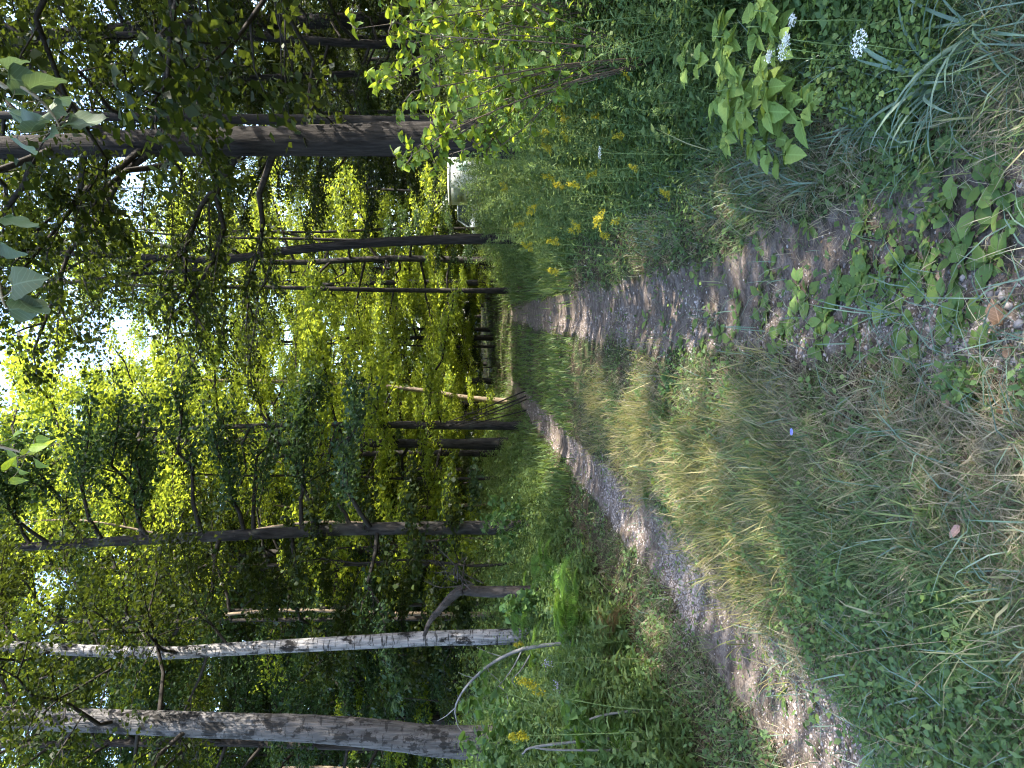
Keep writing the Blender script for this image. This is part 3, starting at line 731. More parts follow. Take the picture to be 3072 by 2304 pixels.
# ------------------------------------------------------------------ low growth on the ground
def scatter(r, n, ylo, yhi, weight, power=1.4, margin=1.2, xmin=-30, xmax=30):
    """points on the ground, thinning with distance, kept with the given probability"""
    out = []
    tot = 0
    while tot < n:
        m = n * 2
        uu = r.random(m)
        a = 1 - power
        y = (ylo ** a + uu * (yhi ** a - ylo ** a)) ** (1 / a)
        x = r.uniform(-1, 1, m) * (.56 * y + margin)
        k = (r.random(m) < weight(x, y)) & (x > xmin) & (x < xmax)
        p = np.stack([x[k], y[k]], -1); out.append(p); tot += len(p)
        if len(out) > 40: break
    p = np.concatenate(out)[:n]
    return np.column_stack([p, gz(p[:, 0], p[:, 1])])
def sides(x, y):
    return rutL(y) - x, x - rutR(y)                        # how far left of the left rut, right of the right rut
def patch(x, y, f, seed): return (vnoise(x * f, y * f, seed) + vnoise(x * f * 2.3, y * f * 2.3, seed + 1) * .5)

def stuff(name, label, cat, v, q, t, mat, smooth=False):
    return tag(link(name, mesh_np(name, v, q, t, mat, smooth)), label, cat, kind='stuff')

# green grass
r = rng(1000)
def w_grass(x, y):
    dl, dr = sides(x, y); rm = bare(x, y)
    w = np.where(dl > 0, np.where(dl < 1.1, .35, .75), np.where(dr > 0, np.where((dr > .7) & (y < 6), .3, .6), 1.0))
    return np.clip(w * (1 - .98 * rm) * (.75 + 1.3 * patch(x, y, 1.7, 41)), 0, 1)
c = scatter(r, 11500, 1.75, 26, w_grass, 1.75); B = 9
off = r.normal(size=(len(c), B, 2)) * (.012 + .03 * r.random((len(c), 1, 1)))
p = np.repeat(c, B, 0); p[:, :2] += off.reshape(-1, 2); p[:, 2] = gz(p[:, 0], p[:, 1]) - .004
tuft_az = np.arctan2(off[..., 1], off[..., 0]).ravel() + r.normal(size=len(p)) * .7
tuft = np.repeat(np.exp(r.normal(size=len(c)) * .35), B); tl = np.repeat(r.uniform(.05, .95, len(c)), B)
dl, dr = sides(p[:, 0], p[:, 1]); cen = (dl < 0) & (dr < 0)
mid = np.clip(1 - np.abs(p[:, 0] - .5 * (rutL(p[:, 1]) + rutR(p[:, 1]))) / .75, 0, 1)
n = len(p)
ln = np.where(cen, .045 + .10 * mid, .07 + .13 * np.clip(np.maximum(dl, dr) / 1.5, 0, 1)) * r.uniform(.5, 1.45, n) * (1 + .7 * patch(p[:, 0], p[:, 1], 1.1, 44).clip(-.4, .6))
wd = np.where(r.random(n) < .15, r.uniform(.006, .010, n), r.uniform(.0018, .0052, n)) * (1 + np.clip(p[:, 1] - 4, 0, 20) * .10)
le = np.abs(r.normal(size=n)) * .35 + tl; cu = r.uniform(.1, 1.6, n); tw = r.normal(size=n) * .6; near = p[:, 1] < 4.2
acc = Acc(); acc.add(*blades(p[near], (ln * tuft)[near], wd[near], tuft_az[near], le[near], cu[near], tw[near])); acc.add(*flat_blades(p[~near], (ln * tuft)[~near], wd[~near], tuft_az[~near], le[~near], cu[~near], tw[~near]))
tag(link('grass', acc.mesh('grass', M['grass'], False)), 'green grass growing on the trail crown and both verges', 'grass', kind='stuff')
# taller golden seeding grass in the middle of the crown
def w_gold(x, y):
    m = .5 * (rutL(y) + rutR(y)) - .12; return np.exp(-((x - m) / .42) ** 2) * ((y > 3.3) & (y < 9.5)) * (.5 + 1.5 * patch(x, y, 1.6, 47)).clip(0, 1)
c = scatter(r, 620, 3.2, 9.6, w_gold, 1.3); B = 9
off = r.normal(size=(len(c), B, 2)) * .03; p = np.repeat(c, B, 0); p[:, :2] += off.reshape(-1, 2); n = len(p)
v, q, t = blades(p, r.uniform(.10, .30, n), r.uniform(.003, .0075, n), np.arctan2(off[..., 1], off[..., 0]).ravel() + r.normal(size=n) * .5, np.abs(r.normal(size=n)) * .6 + .1, r.uniform(-.2, 1.8, n), r.normal(size=n) * .8)
M['gold'] = leaf_mat('golden_grass', [(.10, .14, .04), (.20, .20, .07), (.32, .27, .12), (.40, .33, .18)], (.34, .32, .08), .38)
stuff('seeding_grass', 'taller golden green seeding grass along the middle of the crown', 'grass', v, q, t, M['gold'])
# dry grass lying among it
def w_straw(x, y):
    dl, dr = sides(x, y); rm = bare(x, y)
    w = np.where(dl > 0, np.where(dl < 1.3, .7, .15), np.where(dr > 0, np.where(dr < .8, .7, .1), np.where((y > 3.2) & (y < 9), 1.5, .55)))
    return np.clip(w * (1 - .95 * rm) * (.7 + 1.6 * patch(x, y, 1.3, 51)), 0, 1)
p = scatter(r, 66000, 1.75, 14, w_straw, 1.9); n = len(p); p[:, 2] += r.uniform(0, .035, n)
v, q, t = flat_blades(p, r.uniform(.04, .17, n), r.uniform(.0014, .0032, n) * (1 + np.clip(p[:, 1] - 4, 0, 20) * .10), r.uniform(0, 6.28, n), r.uniform(.7, 1.5, n), r.uniform(-.1, .9, n), r.normal(size=n) * .6)
stuff('dry_grass', 'straw coloured dry grass matted between the green blades', 'grass', v, q, t, M['straw'])
# blue-green coarse grass on the right verge
def w_blue(x, y):
    dl, dr = sides(x, y)
    return np.where((dr > .5) & (dr < 1.4), .9, np.where((dl < 0) & (dr < 0), .10, .03)) * (.8 + 1.6 * patch(x, y, 2.4, 61)).clip(0, 1)
p = scatter(r, 3800, 1.75, 7, w_blue, 1.8); n = len(p)
v, q, t = blades(p, r.uniform(.12, .34, n), r.uniform(.003, .0065, n), r.uniform(0, 6.28, n), r.uniform(.3, 1.1, n), r.uniform(.5, 1.7, n), r.normal(size=n) * .3)
stuff('coarse_grass', 'coarse blue green grass along the right rut edge', 'grass', v, q, t, M['bluegrass'])
# leafy undergrowth on both banks
def w_cov(x, y):
    dl, dr = sides(x, y)
    w = np.where(dl > .9, 1.0, np.where(dl > .3, .35, np.where(dr > .9, 1.0, np.where(dr > .3, .25, .03))))
    return w * (.75 + 1.2 * patch(x, y, .9, 71)).clip(.15, 1)
p = scatter(r, 110000, 2.0, 34, w_cov, 1.4); n = len(p)
dl, dr = sides(p[:, 0], p[:, 1]); hh = np.clip(np.maximum(dl - .6, dr - .7) * .5, .03, .65) * (.8 + 1.3 * patch(p[:, 0], p[:, 1], .8, 73)).clip(.3, 1.5)
p[:, 2] += r.random(n) ** .8 * hh
v, q, t = leaves(p, r.uniform(.025, .06, n) * (1 + np.clip(p[:, 1] - 5, 0, 25) * .06), r.uniform(0, 6.28, n), r.normal(size=n) * .5, r.normal(size=n) * .5, QUADS['oval'])
stuff('undergrowth', 'low leafy undergrowth covering the banks beside the trail', 'undergrowth', v, q, t, M['cover'])
def w_wd(x, y):
    dl, dr = sides(x, y); rm = rut_mask(x, y)
    return np.where((dl < 0) & (dr < 0), 1.0, np.where(dr > 0, .5, .7)) * (1 - .85 * rm) * (patch(x, y, 2.0, 75) > .02)
p = scatter(r, 30000, 1.75, 9, w_wd, 1.8); n = len(p); p[:, 2] += r.uniform(.01, .10, n)
v, q, t = leaves(p, r.uniform(.012, .042, n), r.uniform(0, 6.28, n), r.normal(size=n) * .5, r.normal(size=n) * .5, QUADS['oval'])
stuff('small_weeds', 'tiny leafy weeds mixed into the grass of the trail crown', 'weeds', v, q, t, M['cover'])
def w_tall(x, y):
    dl, dr = sides(x, y); return np.where(dl > .8, np.clip((dl - .55) * 1.4, 0, 1), np.where(dr > 1.0, np.clip((dr - .9) * .8, 0, 1), 0)) * (.8 + patch(x, y, .7, 77)).clip(.25, 1)
c = scatter(r, 8600, 3.6, 36, w_tall, 1.3); B = 22
dl, dr = sides(c[:, 0], c[:, 1])
hs = np.where(dl > 0, .28 + .28 * np.clip(dl - .8, 0, 2.2), .35 + .42 * np.clip(dr - 1.0, 0, 2.4)) * r.uniform(.6, 1.25, len(c)) * (1 + .8 * patch(c[:, 0], c[:, 1], .5, 79))
f = np.tile(np.linspace(.12, 1, B), (len(c), 1)); ln_ = r.normal(size=(len(c), 2)) * .12
P = np.stack([c[:, :1] + ln_[:, :1] * hs[:, None] * f ** 2, c[:, 1:2] + ln_[:, 1:] * hs[:, None] * f ** 2, c[:, 2:] + hs[:, None] * f], -1).reshape(-1, 3)
n = len(P); broad = np.repeat(r.random(len(c)) < .5, B); sz = np.repeat(r.uniform(.05, .11, len(c)), B) * (1.15 - .6 * f.ravel()) * (1 + .03 * P[:, 1])
az = (np.arange(n) % B) * 2.4 + np.repeat(r.uniform(0, 6, len(c)), B); tt = r.normal(size=n) * .3 + .25
for kk, TT in ((broad, T_quad(.27)), (~broad, T_quad(.11, .03, .2))):
    v, q, t = leaves(P[kk], sz[kk] * (1.0 if TT[0][1][1] > .2 else 1.3), az[kk], tt[kk], r.normal(size=kk.sum()) * .4, TT)
    stuff('tall_weeds', 'dense mass of broad leaved weeds filling both banks' if TT[0][1][1] > .2 else 'dense mass of narrow leaved weeds filling both banks', 'weeds', v, q, t, M['weed'])
v, q, t = blades(c, hs * .95, np.full(len(c), .006), np.arctan2(ln_[:, 1], ln_[:, 0]), np.full(len(c), .05), np.full(len(c), .15))
stuff('weed_stems', 'thin green stems of the bank weeds', 'weeds', v, q, t, M['grass'])
# grass and weeds farther along the trail
def w_far(x, y):
    return np.where((np.abs(x - rutL(y)) < .3) | (np.abs(x - rutR(y)) < .36), .03 + .3 * np.clip((y - 22) / 14, 0, 1), 1.0)
p = scatter(r, 42000, 11, 75, w_far, 1.5, 3.0); n = len(p)
dl, dr = sides(p[:, 0], p[:, 1]); k = (dl < 0) & (dr < 0)
v, q, t = flat_blades(p, np.where(k, .18, .32) * r.uniform(.5, 1.3, n), .012 + p[:, 1] * .0006, r.uniform(0, 6.28, n), np.abs(r.normal(size=n)) * .35, r.uniform(.2, 1.2, n), r.normal(size=n) * .6)
stuff('meadow_grass', 'taller grass and weeds along the far stretch of the trail', 'grass', v, q, t, M['meadow'])
# clover mat on the right bank
def w_clo(x, y):
    dl, dr = sides(x, y)
    return np.where((dr > .55) & (dr < 2.6), 1.0, .02) * (patch(x, y, 1.2, 81) > -.12)
p = scatter(r, 13000, 2.0, 6.0, w_clo, 1.6); n = len(p); p[:, 2] += r.uniform(.03, .2, n)
v, q, t = leaves(p, r.uniform(.016, .034, n), r.uniform(0, 6.28, n), r.normal(size=n) * .3, r.normal(size=n) * .35, LEAF_CLOVER)
stuff('clover', 'mat of small pale green clover leaves on the right bank', 'clover', v, q, t, M['clover'], True)
# leaf mould and dead leaves on the ground
def w_lit(x, y):
    dl, dr = sides(x, y); return np.where(dl > .2, np.where(dl < 1.6, 1.0, .3), np.where(dr > .3, .2, .22))
p = scatter(r, 11000, 1.8, 14, w_lit, 1.6); n = len(p); p[:, 2] += r.uniform(.003, .03, n)
v, q, t = leaves(p, np.where(rut_mask(p[:, 0], p[:, 1]) > .4, r.uniform(.008, .022, n), r.uniform(.02, .055, n)), r.uniform(0, 6.28, n), r.normal(size=n) * .3, r.normal(size=n) * .4, QUADS['oval'])
stuff('leaf_litter', 'brown leaf litter scattered over the ground by the left rut', 'leaf litter', v, q, t, M['litter'])

# gravel in the wheel ruts
def ico():
    t = (1 + 5 ** .5) / 2
    V = np.array([[-1, t, 0], [1, t, 0], [-1, -t, 0], [1, -t, 0], [0, -1, t], [0, 1, t], [0, -1, -t], [0, 1, -t], [t, 0, -1], [t, 0, 1], [-t, 0, -1], [-t, 0, 1]], float)
    V /= np.linalg.norm(V[0])
    Fc = np.array([[0, 11, 5], [0, 5, 1], [0, 1, 7], [0, 7, 10], [0, 10, 11], [1, 5, 9], [5, 11, 4], [11, 10, 2], [10, 7, 6], [7, 1, 8], [3, 9, 4], [3, 4, 2], [3, 2, 6], [3, 6, 8], [3, 8, 9], [4, 9, 5], [2, 4, 11], [6, 2, 10], [8, 6, 7], [9, 8, 1]])
    return V, Fc
def pebbles(r, p, size, V, Fc):
    n = len(p); k = len(V)
    sc = size[:, None] * np.stack([r.uniform(.7, 1.3, n), r.uniform(.6, 1.1, n), r.uniform(.35, .75, n)], -1)
    a = r.uniform(0, 6.28, n); ca, sa = np.cos(a), np.sin(a)
    W = V[None] * (1 + .16 * r.normal(size=(n, k, 1))) * sc[:, None]
    X = W[..., 0] * ca[:, None] - W[..., 1] * sa[:, None]; Y = W[..., 0] * sa[:, None] + W[..., 1] * ca[:, None]
    W = np.stack([X, Y, W[..., 2]], -1) + p[:, None]
    return W.reshape(-1, 3), None, (Fc[None] + (np.arange(n) * k)[:, None, None]).reshape(-1, 3)
r = rng(1100)
def w_grav(x, y):
    rm = rut_mask(x, y); d = (x - rutL(y)) < .5
    return rm * np.where(d, 1.0, .35 + .9 * np.clip((rutR(y) - x) / .3, -.3, .7)) * (.65 + 1.8 * patch(x, y, 1.9, 91)).clip(.06, 1) + .015
IV, IF = ico()
p = scatter(r, 10000, 1.8, 5.2, w_grav, 1.7); sz = np.minimum(.0042 * np.exp(r.normal(size=len(p)) * .55), .012)
v, q, t = pebbles(r, p, sz, IV, IF)
stuff('gravel', 'small grey and tan gravel stones lying in the wheel ruts', 'gravel', v, q, t, M['gravel'], True)
OV = np.array([[1, 0, 0], [0, 1, 0], [-1, 0, 0], [0, -1, 0], [0, 0, 1], [0, 0, -1.0]])
OF = np.array([[0, 1, 4], [1, 2, 4], [2, 3, 4], [3, 0, 4], [1, 0, 5], [2, 1, 5], [3, 2, 5], [0, 3, 5]])
p = scatter(r, 12000, 5.0, 22, w_grav, 1.6); sz = .006 * np.exp(r.normal(size=len(p)) * .4) * (1 + .06 * p[:, 1])
v, q, t = pebbles(r, p, sz, OV, OF)
stuff('gravel', 'fine gravel on the farther stretch of the wheel ruts', 'gravel', v, q, t, M['gravel'], True)
# a few larger stones
SV, SF = ico()
def stone_mesh(seed):
    r = rng(seed); return mesh_np('stone', SV * (1 + .12 * r.normal(size=(12, 1))) * np.array([1, .8, .6]), None, SF, M['gravel'], True)
SM = [stone_mesh(1200 + k) for k in range(4)]
for k, (xd, yd, s) in enumerate([(2180, 640, .016), (2195, 660, .019), (2150, 690, .014), (2205, 700, .02), (1950, 770, .014), (2165, 520, .015), (1940, 640, .013), (2090, 600, .016), (1905, 740, .013), (2060, 660, .012), (1700, 1480, .014), (1800, 1500, .016), (1760, 1590, .015), (1870, 1610, .016)]):
    g = on_ground(*D(xd, yd)); left = yd > 1200
    tag(link('stone', SM[k % 4], None, Matrix.Translation(g + Vector((0, 0, s * .25))) @ Matrix.Rotation(k * 1.7, 4, 'Z') @ Matrix.Scale(s, 4)),
        'pale rounded pebble in the sunny gravel of the left rut' if left else 'pale rounded pebble lying among plantains in the right rut', 'stone', 'pebbles in the left rut' if left else 'pebbles in the right rut')

# ------------------------------------------------------------------ leaf objects for plants with large leaves
def leaf_data(name, T, mat):
    return mesh_np(name, T[0], T[1], T[2], mat, True)
def leaf_matrix(pos, size, az, tilt, roll):
    return Matrix.Translation(pos) @ Matrix.Rotation(az, 4, 'Z') @ Matrix.Rotation(-tilt, 4, 'Y') @ Matrix.Rotation(roll, 4, 'X') @ Matrix.Scale(size, 4)
LD_SHRUB = [leaf_data('leaf', LEAF_ROUND, M['shrub']), leaf_data('leaf', LEAF_OVATE, M['shrub']), leaf_data('leaf', T_leaf([0, .1, .32, .58, .82, 1], [0, .25, .40, .36, .18, 0], .5, .5, wave=.04), M['shrub'])]
LD_BERRY = [leaf_data('leaf', LEAF_TOOTH, M['berry']), leaf_data('leaf', T_leaf([0, .08, .18, .3, .42, .54, .66, .78, .9, 1], [0, .2, .3, .37, .39, .36, .3, .22, .12, 0], .4, .1, tooth=.08), M['berry'])]
PL_T = T_leaf([0, .22, .34, .5, .68, .85, 1], [0, .035, .13, .22, .23, .15, 0], .25, .2, wave=.015)
LD_PLANT = [leaf_data('leaf', PL_T, M['plantain']), leaf_data('leaf', T_leaf([0, .2, .32, .5, .7, .87, 1], [0, .03, .15, .26, .27, .16, 0], .15, .35, wave=.03), M['plantain'])]

def shrub(name, label, seed, base, height, spread, nstem, nleaf, size, LD, stemmat, group=None, toward=None, zlo=.35, maxobj=290):
    r = rng(seed); b = Vector((base[0], base[1], gz1(*base)))
    o = empty(name, b); tag(o, label, 'shrub', group)
    spots = []
    for k in range(nstem):
        a = (toward + r.normal() * .9) if toward is not None and r.random() < .6 else r.uniform(0, 6.28)
        h = height * r.uniform(.65, 1.0); s = spread * r.uniform(.3, 1.0)
        end = np.array([math.cos(a) * s, math.sin(a) * s, h])
        path = spline([np.zeros(3), np.array([end[0] * .25, end[1] * .25, h * .45]) + r.normal(size=3) * .04, end * np.array([.7, .7, .82]) + r.normal(size=3) * .05, end], 12)
        acc = Acc(); tube(acc, path, np.linspace(.007, .002, 12), 5)
        for j in range(14):
            f = int(4 + 8 * j / 14 + r.random()); q = path[min(f, 11)]
            ba = r.uniform(0, 6.28); bl = r.uniform(.12, .42) * spread * .8 * (1.2 - f / 14)
            e = q + np.array([math.cos(ba) * bl, math.sin(ba) * bl, bl * r.uniform(.1, .7)])
            tube(acc, np.array([q, (q + e) / 2 + r.normal(size=3) * .015, e]), np.array([.004, .003, .0015]), 4, cap=False)
            for _ in range(int(nleaf / nstem / 14 + r.random())):
                w = q + (e - q) * r.uniform(.15, 1.05)
                if w[2] > zlo: spots.append((w, ba + r.normal() * .9))
        link('stem', acc.mesh('stem', M[stemmat]), o)
    r.shuffle(spots)
    for k, (w, ba) in enumerate(spots[:maxobj]):
        link('leaf', LD[int(r.integers(len(LD)))], o, leaf_matrix(w, size * r.uniform(.65, 1.3), ba, r.normal() * .45 - .15, r.normal() * .6))
    rest = spots[maxobj:]
    if rest:
        P = np.array([w for w, _ in rest]); m = len(P)
        v, q, t = leaves(P, size * r.uniform(.6, 1.2, m), np.array([b_ for _, b_ in rest]), r.normal(size=m) * .45 - .15, r.normal(size=m) * .6, LEAF_ROUND)
        tag(link('foliage', mesh_np('foliage', v, q, t, LD[0].materials[0], True), o), kind='stuff')
    return o

shrub('leafy_shrub', 'sunlit shrub with round yellow green leaves among the goldenrod', 1300, (2.2, 4.75), 2.0, .9, 18, 1350, .066, LD_SHRUB, 'redstem', toward=2.0)
shrub('leafy_shrub', 'shrub with grey green round leaves behind the sunlit one', 1310, (2.75, 5.1), 2.15, .85, 14, 800, .07, LD_SHRUB, 'redstem')
shrub('leafy_shrub', 'low broad leaved bush at the foot of the massive furrowed trunk', 1320, (2.75, 7.2), 1.6, .75, 10, 520, .07, LD_SHRUB, 'stem')
M['bush'] = leaf_mat('bush_leaf', [(.045, .095, .03), (.065, .125, .035), (.09, .15, .045)], (.16, .26, .04), .4)
LD_DOG = [leaf_data('leaf', LEAF_HEART, M['bush']), leaf_data('leaf', LEAF_ROUND, M['bush'])]
shrub('round_leaf_bush', 'bush of broad round dark green leaves between the bleached branch and grey trunk', 1330, (-3.3, 7.0), 1.35, .85, 13, 600, .085, LD_DOG, 'stem')
shrub('round_leaf_bush', 'small round leaved bush in front of the crooked dead trunk', 1340, (-2.65, 9.3), .95, .6, 8, 280, .085, LD_DOG, 'stem')
shrub('round_leaf_bush', 'round leaved bush below the goldenrod stalks of the left bank', 1350, (-2.75, 5.2), .75, .6, 8, 280, .075, LD_DOG, 'stem')
shrub('round_leaf_bush', 'leafy bush crowding the foot of the straight rough trunk', 1360, (-2.3, 12.6), 1.2, .8, 8, 300, .09, LD_DOG, 'stem')

# brambles with big pleated leaves
r = rng(1400)
for k, (xd, yd, h) in enumerate([(1560, 165, .34), (1590, 200, .30), (1620, 160, .36), (1570, 240, .30), (1600, 262, .33), (1645, 255, .28), (1655, 300, .24), (1690, 320, .20), (1540, 140, .36), (1530, 215, .33), (1640, 200, .30), (1485, 130, .42), (1720, 250, .22), (1680, 215, .25), (1575, 100, .36), (1610, 60, .34), (1660, 110, .3), (1540, 60, .4), (1630, 20, .34), (1560, 290, .26), (1625, 310, .24)]):
    u, v = D(xd, yd); b = stand(u, v, h)
    o = empty('bramble', b, r.uniform(0, 6.28)); tag(o, 'bramble plant with large pleated pale green leaves on the clover bank', 'bramble', 'brambles on the clover bank')
    acc = Acc(); top = np.array([r.normal() * .03, r.normal() * .03, h]); tube(acc, spline([np.zeros(3), top * .5 + r.normal(size=3) * .01, top], 6), np.linspace(.004, .002, 6), 5); link('cane', acc.mesh('cane', M['stem']), o)
    for j in range(3):
        a = j * 2.1 + r.normal() * .3; st = top * r.uniform(.75, 1.0) + np.array([math.cos(a), math.sin(a), 0]) * .035
        for da, sc in ((0, 1.0), (1.2, .8), (-1.2, .8)):
            link('leaf', LD_BERRY[int(r.integers(2))], o, leaf_matrix(Vector(st), .108 * sc * r.uniform(.85, 1.2), a + da, r.uniform(-.25, .3), r.normal() * .2))

# plantain rosettes
r = rng(1450)
PLT = [(2165, 345), (2150, 395), (2185, 425), (2120, 440), (2060, 415), (2030, 460), (2010, 560), (1980, 600), (1950, 560), (1905, 590), (1870, 600), (1855, 625), (2080, 545),
       (2160, 560), (2120, 520), (1790, 690), (1750, 640), (1720, 690), (1700, 730), (1690, 762), (1650, 700), (1600, 690), (1560, 720), (1540, 680), (1500, 712), (1520, 760), (1480, 742),
       (1930, 640), (1960, 680), (2040, 650), (1890, 680), (1830, 700), (2010, 622), (2130, 760), (1850, 720), (1985, 742), (2095, 690), (1770, 745), (1810, 650), (1650, 640), (1600, 640), (2200, 470), (1440, 700), (1400, 690), (1930, 500), (1880, 470)]
for _ in range(26): PLT.append((float(r.uniform(1500, 2190)), float(np.interp(r.random(), [0, 1], [430, 760]) if r.random() < .4 else r.uniform(560, 740))))
for k, (xd, yd) in enumerate(PLT + [(1765, 1535), (1600, 1545), (1850, 1545), (1700, 1500), (1905, 1640), (2080, 1350), (2055, 1330), (2110, 1380)]):
    g = on_ground(*D(xd, yd)); lft = k >= len(PLT); dark = k >= len(PLT) + 5
    o = empty('plantain', g + Vector((0, 0, .004)), r.uniform(0, 6.28))
    if dark: tag(o, 'broad leaved dark plantain among the long grass of the trail crown', 'weed', 'plantains in the long grass')
    elif lft: tag(o, 'plantain rosette in the sunlit gravel of the left rut', 'weed', 'plantains in the left rut')
    else: tag(o, 'flat green plantain rosette growing in the right wheel rut', 'weed', 'plantains in the right rut')
    for j in range(int(r.integers(4, 8))):
        link('leaf', LD_PLANT[int(r.integers(2))], o, leaf_matrix(Vector((0, 0, 0)), (.092 if not dark else .15) * r.uniform(.6, 1.3), j * 2.4 + r.normal() * .3, r.uniform(.12, .6), r.normal() * .25))

LD_DAN = [leaf_data('leaf', T_leaf([0, .15, .3, .42, .55, .68, .82, .92, 1], [0, .05, .13, .08, .18, .11, .22, .16, 0], .2, .3, wave=.02), M['bush']), leaf_data('leaf', LEAF_OVATE, M['bush'])]
nd_ = 0
while nd_ < 44:
    y = r.uniform(1.9, 6.5) ** 1.0; x = r.uniform(rutL(y) + .35, rutR(y) - .5) if r.random() < .7 else rutR(y) + r.uniform(.45, 1.3)
    o = empty('rosette_weed', (x, y, gz1(x, y) + .01), r.uniform(0, 6.28)); nd_ += 1
    if x < rutR(y): tag(o, 'low broad leaved weed growing through the crown grass', 'weed', 'weeds in the crown grass')
    else: tag(o, 'low broad leaved weed on the grassy right verge', 'weed', 'weeds on the right verge')
    for j in range(int(r.integers(5, 9))): link('leaf', LD_DAN[int(r.integers(2))], o, leaf_matrix(Vector((0, 0, .01)), r.uniform(.05, .11), j * 2.4 + r.normal() * .3, r.uniform(.2, .95), r.normal() * .3))
# goldenrod
def rod_proto(seed, h, bloom, small=1.0):
    r = rng(seed)
    lean = r.normal(size=2) * .10
    path = spline([np.zeros(3), np.array([lean[0] * .3, lean[1] * .3, h * .4]), np.array([lean[0], lean[1], h * .8]), np.array([lean[0] * 1.8, lean[1] * 1.8, h])], 12)
    acc = Acc(); tube(acc, path, np.linspace(.0045, .0015, 12), 5)
    stem = acc.mesh('stem', M['stem'])
    n = int(60 * h); zz = np.linspace(.12, .9, n); P = np.stack([np.interp(zz * 11, np.arange(12), path[:, c]) for c in range(3)], -1)
    sz = .115 * (1 - .55 * zz) * r.uniform(.75, 1.25, n)
    v, q, t = leaves(P, sz, np.arange(n) * 2.4 + r.normal(size=n) * .4, .75 - .5 * (1 - zz) + r.normal(size=n) * .25, r.normal(size=n) * .3, LEAF_LANCE)
    fol = mesh_np('foliage', v, q, t, M['rod'], True)
    out = [('stem', stem, None), ('foliage', fol, 'stuff')]
    a0 = r.uniform(0, 6.28); top = path[-1]
    P = []; acc = Acc()
    nb = 9 if bloom else 6
    for k in range(nb):
        f = .80 + .2 * k / nb; st = np.array([np.interp(f * 11, np.arange(12), path[:, c]) for c in range(3)])
        a = a0 + r.normal() * .9; L = (.085 * small if bloom else .08) * (1.25 - (f - .8) * 4) * h
        s = np.linspace(0, 1, 12)[:, None]
        br = st + np.array([math.cos(a), math.sin(a), .75]) * L * s + np.array([0, 0, -.6]) * L * s ** 2
        tube(acc, br[::3], .001, 3, cap=False)
        for w in br[3:]: P.append(w + r.normal(size=(6 if bloom else 3, 3)) * .007)
    P.append(top + r.normal(size=(20, 3)) * .012)
    P = np.concatenate(P); m = len(P)
    v, q, t = leaves(P, r.uniform(.007, .014, m), r.uniform(0, 6.28, m), r.normal(size=m) * .6, r.normal(size=m) * .6, QUADS['maple'])
    acc.add(v, q, t)
    out.append(('plume' if bloom else 'bud_spray', acc.mesh('plume', M['plume'] if bloom else M['rod'], False), 'stuff'))
    return out
ROD_B = [rod_proto(1500 + k, 1.0, True, sm) for k, sm in enumerate((1.1, .65, .45, .85, .55))]
ROD_S = [rod_proto(1510 + k, 1.0, True, .45) for k in range(3)]
ROD_G = [rod_proto(1520 + k, 1.0, False) for k in range(5)]
def put_rod(proto, x, y, h, rz, label, group):
    o = empty('goldenrod', (x, y, gz1(x, y)), rz, h); tag(o, label, 'goldenrod', group)
    for nm, me, kd in proto:
        c = link(nm, me, o)
        if kd: c['kind'] = kd
r = rng(1550)
for k, (xd, yd) in enumerate([(1265, 100), (1100, 40), (1090, 75), (1168, 330), (1165, 300), (1240, 430), (1200, 432), (1265, 350), (1280, 262), (1320, 470), (1270, 468), (1290, 490), (1355, 385), (1425, 433), (1110, 495), (1080, 465),
                          (1180, 570), (1125, 555), (1185, 537), (1210, 250), (1215, 335), (1355, 190), (1130, 240), (1150, 275), (1175, 380), (1140, 385), (1195, 275), (1330, 290), (1160, 190), (1230, 390)]):
    u, v = D(xd, yd); d = float(np.interp(v, [495, 510, 550, 590, 660], [10, 8, 6, 5, 4])) * r.uniform(.95, 1.08)
    p = pix(u, v, d); h = p.z - gz1(p.x, p.y)
    put_rod(ROD_B[k % 5], p.x, p.y, max(.45, h), r.uniform(0, 6.28), 'goldenrod in yellow bloom rising from the right bank', 'blooming goldenrod on the right bank')
for k, (xd, yd, d) in enumerate([(1100, 1590, 5.0), (1125, 1545, 5.1), (1150, 1495, 6.0), (1110, 1395, 7.4)]):
    u, v = D(xd, yd); p = pix(u, v, d)
    put_rod(ROD_S[k % 3], p.x, p.y, p.z - gz1(p.x, p.y), r.uniform(0, 6.28), 'goldenrod with a small yellow plume on the left bank', 'blooming goldenrod on the left bank')
cnt = 0
while cnt < 290:
    y = 3.9 * (30 / 3.9) ** r.random(); dr = .85 + r.random() ** 1.3 * (1.2 + y * .28); x = rutR(y) + dr
    if x / y > .64 or (y < 5 and dr < 1.05): continue
    h = min(1.45, .42 + .55 * (dr - .6)) * r.uniform(.8, 1.15) * (1 if y > 5 else .8)
    put_rod(ROD_G[int(r.integers(5))], x, y, max(.4, h), r.uniform(0, 6.28), 'leafy green goldenrod stalk not yet in bloom on the right bank', 'green goldenrod thicket'); cnt += 1

